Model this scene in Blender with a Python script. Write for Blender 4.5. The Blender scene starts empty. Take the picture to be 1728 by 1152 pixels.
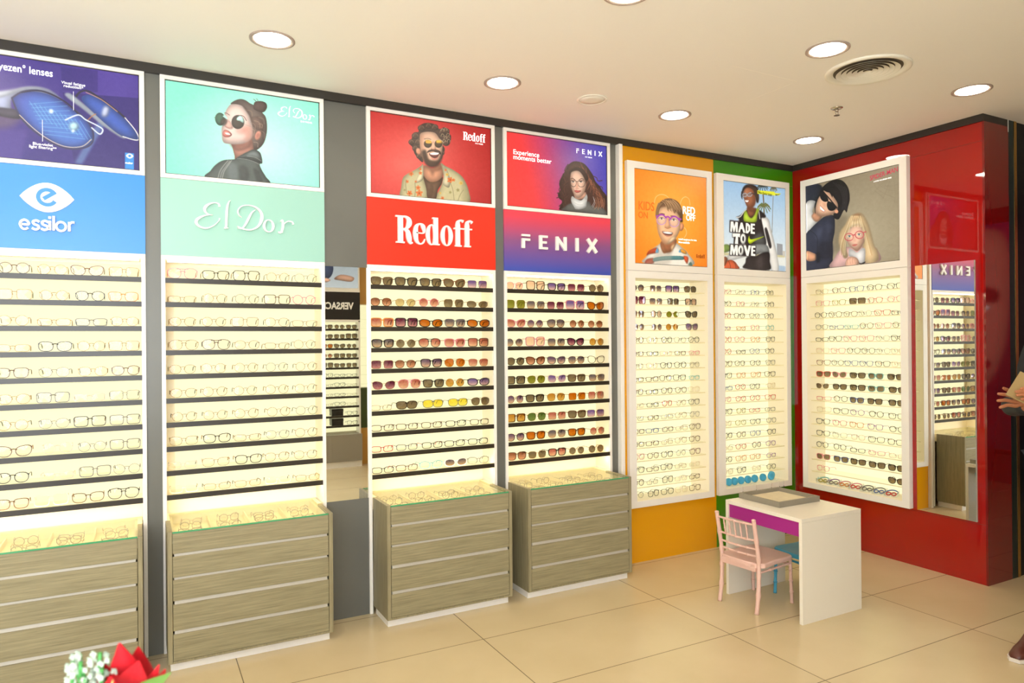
import bpy, bmesh, math, random
import numpy as np
from mathutils import Vector, Matrix, Euler
PI = math.pi
S = bpy.context.scene
COL = S.collection

# ------------------------------------------------------------------ camera
cam_data = bpy.data.cameras.new('camera')
cam_data.sensor_width = 36.0
cam_data.lens = 1183.66 / 1728.0 * 36.0
cam_data.clip_start = 0.02
cam_data.dof.use_dof = True
cam_data.dof.focus_distance = 4.2
cam_data.dof.aperture_fstop = 5.0
camera = bpy.data.objects.new('camera', cam_data)
COL.objects.link(camera)
YAW, PIT, ROL = 0.48962, 0.00187584, -0.00859674
_f0 = Vector((math.sin(YAW), math.cos(YAW), 0)); _r = Vector((math.cos(YAW), -math.sin(YAW), 0)); _u0 = Vector((0, 0, 1))
_f = _f0 * math.cos(PIT) + _u0 * math.sin(PIT); _u = _u0 * math.cos(PIT) - _f0 * math.sin(PIT)
_R = _r * math.cos(ROL) + _u * math.sin(ROL); _U = -_r * math.sin(ROL) + _u * math.cos(ROL)
M = Matrix((_R, _U, -_f)).transposed().to_4x4(); M.translation = Vector((-4.53873, -3.81397, 1.5))
camera.matrix_world = M
S.camera = camera

# ------------------------------------------------------------------ light and exposure
S.view_settings.view_transform = 'Standard'
S.view_settings.look = 'None'
S.view_settings.exposure = 0.0
S.view_settings.gamma = 1.0
S.view_settings.use_curve_mapping = False
S.cycles.transparent_max_bounces = 40
S.cycles.max_bounces = 8
S.cycles.diffuse_bounces = 4
S.cycles.sample_clamp_indirect = 6.0
world = bpy.data.worlds.new('daylight'); S.world = world; world.use_nodes = True
world.node_tree.nodes['Background'].inputs[0].default_value = (0.88, 0.95, 1.0, 1)
world.node_tree.nodes['Background'].inputs[1].default_value = 11.0
CEIL = 2.866
LAMP_POWER = 42.0        # each ceiling downlight
LAMP_COL = (1.0, 0.88, 0.70)
LAMP_XY = [(x, y) for x in (-6.32, -5.16, -4.0, -2.84, -1.67, -0.49) for y in (-0.545, -1.61, -2.67, -3.73)]
_pl = bpy.data.lights.new('added_window_daylight', 'AREA'); _pl.shape = 'RECTANGLE'; _pl.size = 2.9; _pl.size_y = 2.4
_pl.cycles.is_portal = True
_po = bpy.data.objects.new('added_window_daylight', _pl); COL.objects.link(_po)
_po.location = (-5.55, -4.93, 1.5); _po.rotation_euler = (PI / 2, 0, PI)   # portal in the shop-window opening added behind the photographer for cool daylight

# ------------------------------------------------------------------ helpers
def s2l(c):
    c = c / 255.0
    return c / 12.92 if c <= 0.04045 else ((c + 0.055) / 1.055) ** 2.4
def rgb(r, g, b): return (s2l(r), s2l(g), s2l(b), 1.0)

def material(name, color, rough=0.5, metal=0.0, coat=0.0, spec=0.5, emit=None, estr=0.0):
    m = bpy.data.materials.new(name); m.use_nodes = True
    b = m.node_tree.nodes['Principled BSDF']
    b.inputs['Base Color'].default_value = color
    b.inputs['Roughness'].default_value = rough
    b.inputs['Metallic'].default_value = metal
    b.inputs['Coat Weight'].default_value = coat
    b.inputs['Coat Roughness'].default_value = 0.03
    b.inputs['Specular IOR Level'].default_value = spec
    if emit:
        b.inputs['Emission Color'].default_value = emit; b.inputs['Emission Strength'].default_value = estr
    return m

def noisy(m, scale, amount, stretch=(1, 1, 1), detail=3.0):
    """procedural variation of the base colour"""
    nt = m.node_tree; b = nt.nodes['Principled BSDF']; c = b.inputs['Base Color'].default_value[:]
    tc = nt.nodes.new('ShaderNodeTexCoord'); mp = nt.nodes.new('ShaderNodeMapping'); mp.inputs['Scale'].default_value = stretch
    n = nt.nodes.new('ShaderNodeTexNoise'); n.inputs['Scale'].default_value = scale; n.inputs['Detail'].default_value = detail
    r = nt.nodes.new('ShaderNodeValToRGB')
    r.color_ramp.elements[0].position = 0.3; r.color_ramp.elements[1].position = 0.7
    r.color_ramp.elements[0].color = [max(0, v * (1 - amount)) for v in c[:3]] + [1]
    r.color_ramp.elements[1].color = [min(1, v * (1 + amount)) for v in c[:3]] + [1]
    nt.links.new(tc.outputs['Object'], mp.inputs['Vector']); nt.links.new(mp.outputs[0], n.inputs['Vector'])
    nt.links.new(n.outputs['Fac'], r.inputs[0]); nt.links.new(r.outputs[0], b.inputs['Base Color'])
    return m

def clear_mat(name, tint, tint2=None, z0=-0.02, z1=0.02, gloss=0.08, mult=0.6):
    """thin see-through sheet; tint2 = second colour of a top-to-bottom tint"""
    m = bpy.data.materials.new(name); m.use_nodes = True; nt = m.node_tree
    for n in list(nt.nodes):
        if n.type != 'OUTPUT_MATERIAL': nt.nodes.remove(n)
    out = [n for n in nt.nodes if n.type == 'OUTPUT_MATERIAL'][0]
    tr = nt.nodes.new('ShaderNodeBsdfTransparent'); gl = nt.nodes.new('ShaderNodeBsdfGlossy'); mx = nt.nodes.new('ShaderNodeMixShader')
    gl.inputs['Roughness'].default_value = 0.03
    fr = nt.nodes.new('ShaderNodeFresnel'); fr.inputs['IOR'].default_value = 1.45
    ma = nt.nodes.new('ShaderNodeMath'); ma.operation = 'MULTIPLY_ADD'; ma.inputs[1].default_value = mult; ma.inputs[2].default_value = gloss * 0.2
    nt.links.new(fr.outputs[0], ma.inputs[0]); nt.links.new(ma.outputs[0], mx.inputs[0])
    nt.links.new(tr.outputs[0], mx.inputs[1]); nt.links.new(gl.outputs[0], mx.inputs[2]); nt.links.new(mx.outputs[0], out.inputs[0])
    tr.inputs[0].default_value = tint
    if tint2:
        tc = nt.nodes.new('ShaderNodeTexCoord'); sp = nt.nodes.new('ShaderNodeSeparateXYZ'); mr = nt.nodes.new('ShaderNodeMapRange')
        mr.inputs['From Min'].default_value = z0; mr.inputs['From Max'].default_value = z1
        mc = nt.nodes.new('ShaderNodeMix'); mc.data_type = 'RGBA'; mc.inputs[6].default_value = tint2; mc.inputs[7].default_value = tint
        nt.links.new(tc.outputs['Object'], sp.inputs[0]); nt.links.new(sp.outputs[2], mr.inputs[0]); nt.links.new(mr.outputs[0], mc.inputs[0]); nt.links.new(mc.outputs[2], tr.inputs[0])
    return m

OFF = {}
def tag(o, label=None, cat=None, group=None, kind=None):
    if label: o['label'] = label
    if cat: o['category'] = cat
    if group: o['group'] = group
    if kind: o['kind'] = kind
    return o
def thing(name, label, cat, loc=(0, 0, 0), rz=0.0, group=None):
    o = bpy.data.objects.new(name, None); COL.objects.link(o); o.empty_display_size = 0.05
    o.location = loc; o.rotation_euler = (0, 0, rz); OFF[o.name] = Vector(loc)
    return tag(o, label, cat, group)

class MB:
    def __init__(s): s.v = []; s.f = []; s.mi = []
    def add(s, vs, fs, mi=0):
        n = len(s.v); s.v += [tuple(p) for p in vs]
        for f in fs: s.f.append(tuple(i + n for i in f)); s.mi.append(mi)
        return s
    def box(s, x0, x1, y0, y1, z0, z1, mi=0):
        vs = [(x, y, z) for z in (z0, z1) for y in (y0, y1) for x in (x0, x1)]
        return s.add(vs, [(0, 2, 3, 1), (4, 5, 7, 6), (0, 1, 5, 4), (2, 6, 7, 3), (0, 4, 6, 2), (1, 3, 7, 5)], mi)
    def tube(s, pts, rad, n=8, closed=False, mi=0, caps=True):
        pts = [Vector(p) for p in pts]; m = len(pts)
        rad = rad if isinstance(rad, (list, tuple)) else [rad] * m
        vs = []; up = None
        for i, p in enumerate(pts):
            if closed: t = pts[(i + 1) % m] - pts[i - 1]
            else: t = pts[min(i + 1, m - 1)] - pts[max(i - 1, 0)]
            t = t.normalized() if t.length > 1e-9 else Vector((0, 0, 1))
            if up is None:
                up = t.orthogonal().normalized()
            up = (up - t * up.dot(t)).normalized(); w = t.cross(up)
            for k in range(n):
                a = 2 * PI * k / n; vs.append(p + (up * math.cos(a) + w * math.sin(a)) * rad[i])
        fs = []
        for i in range(m if closed else m - 1):
            j = (i + 1) % m
            for k in range(n):
                l = (k + 1) % n; fs.append((i * n + k, i * n + l, j * n + l, j * n + k))
        if not closed and caps: fs += [tuple(range(n - 1, -1, -1)), tuple((m - 1) * n + k for k in range(n))]
        return s.add(vs, fs, mi)
    def lathe(s, prof, n=24, c=(0, 0, 0), mi=0, M=None):
        vs = []; m = len(prof)
        for r, z in prof:
            for k in range(n):
                a = 2 * PI * k / n; p = Vector((r * math.cos(a), r * math.sin(a), z))
                if M: p = M @ p
                vs.append(p + Vector(c))
        fs = [(i * n + k, i * n + (k + 1) % n, (i + 1) * n + (k + 1) % n, (i + 1) * n + k) for i in range(m - 1) for k in range(n)]
        fs += [tuple(range(n - 1, -1, -1)), tuple((m - 1) * n + k for k in range(n))]
        return s.add(vs, fs, mi)
    def prism(s, poly, y0, y1, mi=0, fn=None):
        """poly in (x, z), pulled from y0 to y1"""
        n = len(poly); fn = fn or (lambda x, y, z: (x, y, z))
        vs = [fn(x, y0, z) for x, z in poly] + [fn(x, y1, z) for x, z in poly]
        return s.add(vs, [tuple(range(n)), tuple(range(2 * n - 1, n - 1, -1))] + [(i, i + n, (i + 1) % n + n, (i + 1) % n) for i in range(n)], mi)
    def frame(s, x0, x1, z0, z1, holes, y0, y1, fn=None, mi=0):
        """a plate in XZ with rectangular holes stacked on z: holes = [(hx0,hx1,hz0,hz1), ...] from low to high"""
        fn = fn or (lambda x, y, z: (x, y, z))
        def bx(a, b, c, d):
            if b - a < 1e-6 or d - c < 1e-6: return
            vs = [fn(x, y, z) for z in (c, d) for y in (y0, y1) for x in (a, b)]
            s.add(vs, [(0, 2, 3, 1), (4, 5, 7, 6), (0, 1, 5, 4), (2, 6, 7, 3), (0, 4, 6, 2), (1, 3, 7, 5)], mi)
        z = z0
        for hx0, hx1, a, b in holes:
            bx(x0, x1, z, a); bx(x0, hx0, a, b); bx(hx1, x1, a, b); z = b
        bx(x0, x1, z, z1)
        return s
    def mesh(s, name, off=Vector((0, 0, 0)), smooth=False, weld=False):
        me = bpy.data.meshes.new(name)
        me.from_pydata([(p[0] - off[0], p[1] - off[1], p[2] - off[2]) for p in s.v], [], s.f)
        bm = bmesh.new(); bm.from_mesh(me)
        if weld: bmesh.ops.remove_doubles(bm, verts=bm.verts, dist=1e-5)
        bmesh.ops.recalc_face_normals(bm, faces=bm.faces); bm.to_mesh(me); bm.free()
        if not weld and len(me.polygons) == len(s.mi): me.polygons.foreach_set('material_index', s.mi)
        if smooth: me.polygons.foreach_set('use_smooth', [True] * len(me.polygons))
        return me
    def build(s, name, mats, parent=None, label=None, bevel=0.0, smooth=False, local=False, weld=False):
        off = Vector((0, 0, 0))
        if parent is not None and not local: off = OFF.get(parent.name, Vector((0, 0, 0)))
        me = s.mesh(name, off, smooth, weld)
        for m in (mats if isinstance(mats, (list, tuple)) else [mats]): me.materials.append(m)
        o = bpy.data.objects.new(name, me); COL.objects.link(o)
        if parent is not None: o.parent = parent
        OFF[o.name] = off
        if label: o['label'] = label
        if bevel:
            b = o.modifiers.new('edge', 'BEVEL'); b.width = bevel; b.segments = 2; b.limit_method = 'ANGLE'; b.angle_limit = 0.7
        return o

def catmull(pts, closed=False, sub=6):
    pts = [Vector((*p, 0)) if len(p) == 2 else Vector(p) for p in pts]; n = len(pts); out = []
    if n < 3 and not closed: return pts
    for i in range(n if closed else n - 1):
        p0 = pts[(i - 1) % n] if closed else pts[max(i - 1, 0)]
        p1 = pts[i]; p2 = pts[(i + 1) % n]; p3 = pts[(i + 2) % n] if closed else pts[min(i + 2, n - 1)]
        for k in range(sub):
            t = k / sub
            out.append(0.5 * ((2 * p1) + (p2 - p0) * t + (2 * p0 - 5 * p1 + 4 * p2 - p3) * t * t + (3 * p1 - p0 - 3 * p2 + p3) * t ** 3))
    if not closed: out.append(pts[-1])
    return out

def ribbon(mb, pts, w, y0, y1, closed=False, smooth=True, sub=5, fn=None, mi=0):
    """flat band of varying width in XZ, pulled from y0 to y1"""
    fn = fn or (lambda x, y, z: (x, y, z))
    n0 = len(pts); w = w if isinstance(w, (list, tuple)) else [w] * n0
    q = [(p[0], p[1], ww) for p, ww in zip(pts, w)]
    q = catmull(q, closed, sub) if smooth and n0 > 2 else [Vector(a) for a in q]
    n = len(q); vs = []
    for i, p in enumerate(q):
        a = q[(i - 1) % n] if closed else q[max(i - 1, 0)]; b = q[(i + 1) % n] if closed else q[min(i + 1, n - 1)]
        t = Vector((b.x - a.x, b.y - a.y)); t = t.normalized() if t.length > 1e-9 else Vector((1, 0))
        nx, nz = -t.y, t.x; h = max(p.z, 0.0002) / 2
        for y in (y0, y1): vs += [fn(p.x + nx * h, y, p.y + nz * h), fn(p.x - nx * h, y, p.y - nz * h)]
    fs = []
    for i in range(n if closed else n - 1):
        j = (i + 1) % n; A, B = i * 4, j * 4
        fs += [(A, A + 1, B + 1, B), (A + 2, B + 2, B + 3, A + 3), (A, B, B + 2, A + 2), (A + 1, A + 3, B + 3, B + 1)]
    if not closed: fs += [(0, 2, 3, 1), (n * 4 - 4, n * 4 - 3, n * 4 - 1, n * 4 - 2)]
    mb.add(vs, fs, mi)

def lettering(text, size, mat, parent, origin, rot, xs=1.0, bold=0.0, name='lettering', extrude=0.0006, align='LEFT', space=1.0, shear=0.0, line=1.0):
    cu = bpy.data.curves.new(name, 'FONT'); cu.body = text; cu.size = size; cu.extrude = extrude; cu.offset = bold
    cu.align_x = align; cu.space_character = space; cu.shear = shear; cu.space_line = line; cu.resolution_u = 3
    t = bpy.data.objects.new(name, cu); COL.objects.link(t)
    dg = bpy.context.evaluated_depsgraph_get(); me = bpy.data.meshes.new_from_object(t.evaluated_get(dg))
    bpy.data.objects.remove(t)
    me.transform(Matrix.Diagonal((xs, 1, 1, 1)))
    me.transform(Matrix.Translation(Vector(origin) - OFF[parent.name]) @ Euler(rot).to_matrix().to_4x4())
    me.materials.clear(); me.materials.append(mat)
    o = bpy.data.objects.new(name, me); COL.objects.link(o); o.parent = parent; OFF[o.name] = OFF[parent.name]
    return o
ROT_L = (PI / 2, 0, 0)            # reads when facing the long wall
ROT_R = (PI / 2, 0, -PI / 2)      # reads when facing the red end wall
ROT_O = (PI / 2, 0, PI)           # reads when facing the opposite wall

# ------------------------------------------------------------------ poster printing (a fine grid of printed dots)
def box_blur(full, k):
    for _ in range(2):
        for ax in (0, 1):
            pad = np.pad(full, [(k, k) if a == ax else (0, 0) for a in (0, 1)], mode='edge'); cs = np.cumsum(pad, axis=ax)
            n = full.shape[ax]; z = np.zeros_like(np.take(cs, [0], axis=ax)); cs = np.concatenate([z, cs], axis=ax)
            full = (np.take(cs, range(2 * k + 1, 2 * k + 1 + n), axis=ax) - np.take(cs, range(0, n), axis=ax)) / (2 * k + 1)
    return full
def raster(pts, W, H, f, aa=3):
    P = np.array(pts, float); x0 = max(int(P[:, 0].min()) - 2, 0); x1 = min(int(P[:, 0].max()) + 3, W)
    y0 = max(int(P[:, 1].min()) - 2, 0); y1 = min(int(P[:, 1].max()) + 3, H)
    if x1 <= x0 or y1 <= y0: return None
    Q = np.roll(P, -1, 0); cols = np.arange(x0, x1); m = np.zeros((y1 - y0, x1 - x0))
    for r in range(y0, y1):
        acc = 0
        for k in range(aa):
            yy = r + (k + 0.5) / aa
            c = (P[:, 1] <= yy) != (Q[:, 1] <= yy)
            if not c.any(): continue
            a, b = P[c], Q[c]; xs = np.sort(a[:, 0] + (yy - a[:, 1]) / (b[:, 1] - a[:, 1]) * (b[:, 0] - a[:, 0]))
            for i in range(0, len(xs) - 1, 2): acc = acc + np.clip(xs[i + 1] - cols, 0, 1) - np.clip(xs[i] - cols, 0, 1)
        m[r - y0] = acc / aa if not np.isscalar(acc) else 0
    full = np.zeros((H, W)); full[y0:y1, x0:x1] = m
    if f > 0.8: full = box_blur(full, int(round(f)))
    return full
def print_image(art, W, H, bg):
    yy, xx = np.mgrid[0:H, 0:W]; u = xx / (W - 1); v = yy / (H - 1)
    img = np.array(bg(u, v), float)
    if img.shape[0] == 3: img = np.moveaxis(img, 0, -1)
    img = img.copy()
    for ln in art.strip().splitlines():
        t = ln.split(); k = t[0]; c = np.array([float(a) for a in t[1:4]]); w = float(t[4]) / 1000 * W; al = float(t[5])
        q = [float(a) for a in t[6:]]; pts = [(q[i] / 1000 * W, q[i + 1] / 1000 * H) for i in range(0, len(q), 2)]
        if k in 'PL':
            if k == 'P': pts = [(p.x, p.y) for p in catmull(pts, True, 5)]
            m = raster(pts, W, H, w)
            if m is None: continue
        else:
            pp = [(p.x, p.y) for p in catmull(pts, False, 5)]
            X0 = max(int(min(p[0] for p in pp) - w - 2), 0); X1 = min(int(max(p[0] for p in pp) + w + 3), W)
            Y0 = max(int(min(p[1] for p in pp) - w - 2), 0); Y1 = min(int(max(p[1] for p in pp) + w + 3), H)
            if X1 <= X0 or Y1 <= Y0: continue
            gx = xx[Y0:Y1, X0:X1] + 0.5; gy = yy[Y0:Y1, X0:X1] + 0.5; d = np.full(gx.shape, 1e9)
            for (ax, ay), (bx, by) in zip(pp[:-1], pp[1:]):
                L = (bx - ax) ** 2 + (by - ay) ** 2 + 1e-9; tt = np.clip(((gx - ax) * (bx - ax) + (gy - ay) * (by - ay)) / L, 0, 1)
                d = np.minimum(d, np.hypot(gx - ax - tt * (bx - ax), gy - ay - tt * (by - ay)))
            m = np.zeros((H, W)); m[Y0:Y1, X0:X1] = np.clip(w / 2 - d + 0.5, 0, 1) * min(1, max(w, 0.35) / 0.9 if w < 0.9 else 1)
        if k == 'P' and w < 3 and m.sum() > 120:      # photographic modelling: forms fall off softly towards their outline
            r = int(max(2, min(9, 0.22 * math.sqrt(m.sum())))); b = box_blur(m, r); f = 1 - 0.30 * (1 - np.clip((b - 0.5) * 2, 0, 1)) + 0.05 * (b - 0.8)
            b2 = np.roll(np.roll(b, 3, 1), 3, 0); f = (f + 0.35 * (b - b2))[..., None]
            img = img * (1 - (m * al)[..., None]) + np.clip(c * f, 0, 255) * (m * al)[..., None]
            continue
        img = img * (1 - (m * al)[..., None]) + c * (m * al)[..., None]
    rs = np.random.RandomState(3); g = rs.normal(0, 1, (H, W)); g = g + box_blur(rs.normal(0, 6, (H, W)), 2)
    return img + (g * 1.3)[..., None]
def poster_material():
    m = bpy.data.materials.new('backlit_film'); m.use_nodes = True; nt = m.node_tree; b = nt.nodes['Principled BSDF']
    a = nt.nodes.new('ShaderNodeVertexColor'); a.layer_name = 'print'
    h = nt.nodes.new('ShaderNodeMix'); h.data_type = 'RGBA'; h.blend_type = 'MULTIPLY'; h.inputs[0].default_value = 1; h.inputs[7].default_value = (0.12, 0.12, 0.12, 1)
    nt.links.new(a.outputs[0], h.inputs[6]); nt.links.new(h.outputs[2], b.inputs['Base Color'])
    nt.links.new(a.outputs[0], b.inputs['Emission Color']); b.inputs['Emission Strength'].default_value = 1.02
    b.inputs['Roughness'].default_value = 0.38
    return m
def poster_print(img, fn, parent, mat, name='printed_film'):
    """img H x W x 3 sRGB, fn(u, v) -> world point"""
    H, W = img.shape[:2]; off = OFF[parent.name]
    o0 = Vector(fn(0, 0)); ou = Vector(fn(1, 0)) - o0; ov = Vector(fn(0, 1)) - o0
    yy, xx = np.mgrid[0:H, 0:W]; u = (xx / (W - 1)).ravel()[:, None]; v = (yy / (H - 1)).ravel()[:, None]
    co = np.array(o0 - off)[None] + u * np.array(ou)[None] + v * np.array(ov)[None]
    idx = np.arange(H * W).reshape(H, W)
    q = np.stack([idx[:-1, :-1], idx[1:, :-1], idx[1:, 1:], idx[:-1, 1:]], -1).reshape(-1, 4)
    me = bpy.data.meshes.new(name); me.vertices.add(len(co)); me.vertices.foreach_set('co', co.ravel())
    me.loops.add(q.size); me.loops.foreach_set('vertex_index', q.ravel().astype(np.int32))
    me.polygons.add(len(q)); me.polygons.foreach_set('loop_start', np.arange(0, q.size, 4, dtype=np.int32))
    me.update(calc_edges=True); me.validate()
    c = np.clip(img / 255.0, 0, 1); lin = np.where(c <= 0.04045, c / 12.92, ((c + 0.055) / 1.055) ** 2.4).reshape(-1, 3)
    at = me.color_attributes.new('print', 'FLOAT_COLOR', 'POINT'); at.data.foreach_set('color', np.concatenate([lin, np.ones((len(lin), 1))], 1).ravel().astype(np.float32))
    me.materials.append(mat)
    o = bpy.data.objects.new(name, me); COL.objects.link(o); o.parent = parent; OFF[o.name] = off
    return o

# ------------------------------------------------------------------ poster artwork (per-mille of each print)
ART_MINT='''P 112 94 86 1.6 1 404 167 425 124 464 94 498 98 525 123 551 139 583 168 607 209 631 258 639 358 633 461 614 558 576 630 538 647 507 562 529 411 508 278 466 170
P 92 72 66 1.1 1 551 139 562 100 600 83 632 96 640 141 626 190 605 209 578 202 551 181
S 80 64 60 3.7 1 578 105 565 90 552 73
S 80 64 60 2.7 1 578 96 578 73 569 66
P 196 138 118 2.1 1 402 583 438 594 528 521 549 626 549 681 438 767 425 724 412 636
P 150 100 86 5.3 0.7 394 599 438 605 507 562 534 520 528 603 475 659 438 667 417 644
P 246 214 200 1.6 1 404 169 440 158 477 167 508 214 529 282 542 380 542 481 523 540 486 580 438 601 391 606 361 601 349 572 346 523 344 470 347 424 359 403 367 374 362 312 372 247 388 198
P 214 150 130 11.7 0.75 465 416 508 370 539 381 542 481 523 540 486 566 497 491
P 206 128 112 9.5 0.45 434 423 476 422 508 406 486 475 449 483
P 120 92 80 4.2 0.9 477 162 514 204 540 271 583 260 615 336 603 468 582 417 555 396 537 335 519 257
S 165 130 110 2.7 0.8 529 337 558 358 561 422
S 190 160 140 2.7 0.8 556 313 588 328 593 387
S 165 130 110 2.7 0.8 583 270 615 281 620 335
S 190 160 140 2.7 0.8 534 409 555 423 550 479
S 165 130 110 2.7 0.8 593 415 620 437 619 501
S 190 160 140 2.7 0.8 549 553 576 557 576 603
S 165 130 110 2.7 0.8 508 205 538 216 540 271
S 190 160 140 2.7 0.8 582 343 607 343 604 385
P 226 158 134 1.6 1 598 481 590 507 579 524 568 527 560 516 557 493 560 465 568 439 579 422 590 419 599 430 601 453
P 176 112 96 3.2 0.8 587 478 582 494 575 505 569 508 565 501 564 487 566 470 571 453 578 442 584 439 588 446 589 460
S 120 90 80 4.8 1 365 271 377 271 395 288
S 100 72 64 4.8 1 466 274 487 283 503 323
P 232 172 154 3.2 0.8 387 343 372 391 364 411 377 431 397 440 416 427 413 391
S 170 100 90 2.7 1 367 418 382 427 395 431
P 214 128 114 1.6 1 352 486 364 456 387 460 405 483 409 505 392 530 366 535 352 522
P 250 236 226 1.1 1 366 487 387 485 400 503 376 506
P 190 100 90 2.1 0.6 352 508 371 518 397 512 387 532 361 536
P 70 104 84 1.1 1 368 330 366 367 356 398 341 415 325 413 312 393 305 361 306 324 316 293 331 276 347 278 361 298
P 74 58 52 4.2 0.8 376 382 367 401 356 412 346 411 339 399 338 378 342 356 351 337 362 326 372 327 379 339 380 359
P 66 56 50 1.1 1 490 342 485 383 469 415 448 430 428 424 413 399 408 361 413 321 428 289 449 274 470 279 485 304
P 196 236 222 1.1 1 443 307 461 280 476 286 487 320 484 355 460 339 441 332
P 186 232 216 1.1 1 356 303 370 293 382 321 380 337 355 314
S 90 110 96 2.7 1 300 336 311 335
S 150 140 130 2.1 1 487 365 508 374 555 396
P 98 104 98 1.1 1 247 999 272 923 308 845 355 791 422 768 438 749 464 716 506 671 549 634 581 648 597 681 606 772 588 794 602 856 628 925 650 1000 473 1006
P 122 130 126 10.6 0.7 385 822 432 813 453 900 442 984 390 983
P 74 76 72 8.5 0.6 458 836 506 845 516 944 494 993 458 972
P 80 84 80 1.6 1 443 748 506 722 570 742 602 782 527 759 485 749
P 132 140 136 3.2 0.8 448 747 485 712 538 656 576 658 592 701 599 736 527 722
S 190 190 180 2.1 1 443 755 495 751 548 769 588 798
S 190 190 180 2.1 1 506 717 559 721 599 755
S 200 198 188 2.7 1 385 787 354 854 331 921 320 993
S 200 198 188 2.7 1 407 783 381 850 358 917 347 989
S 165 166 158 7.4 0.6 396 791 366 866 344 928 334 995
P 60 60 56 7.4 0.5 548 847 580 878 606 984 569 981'''
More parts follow.
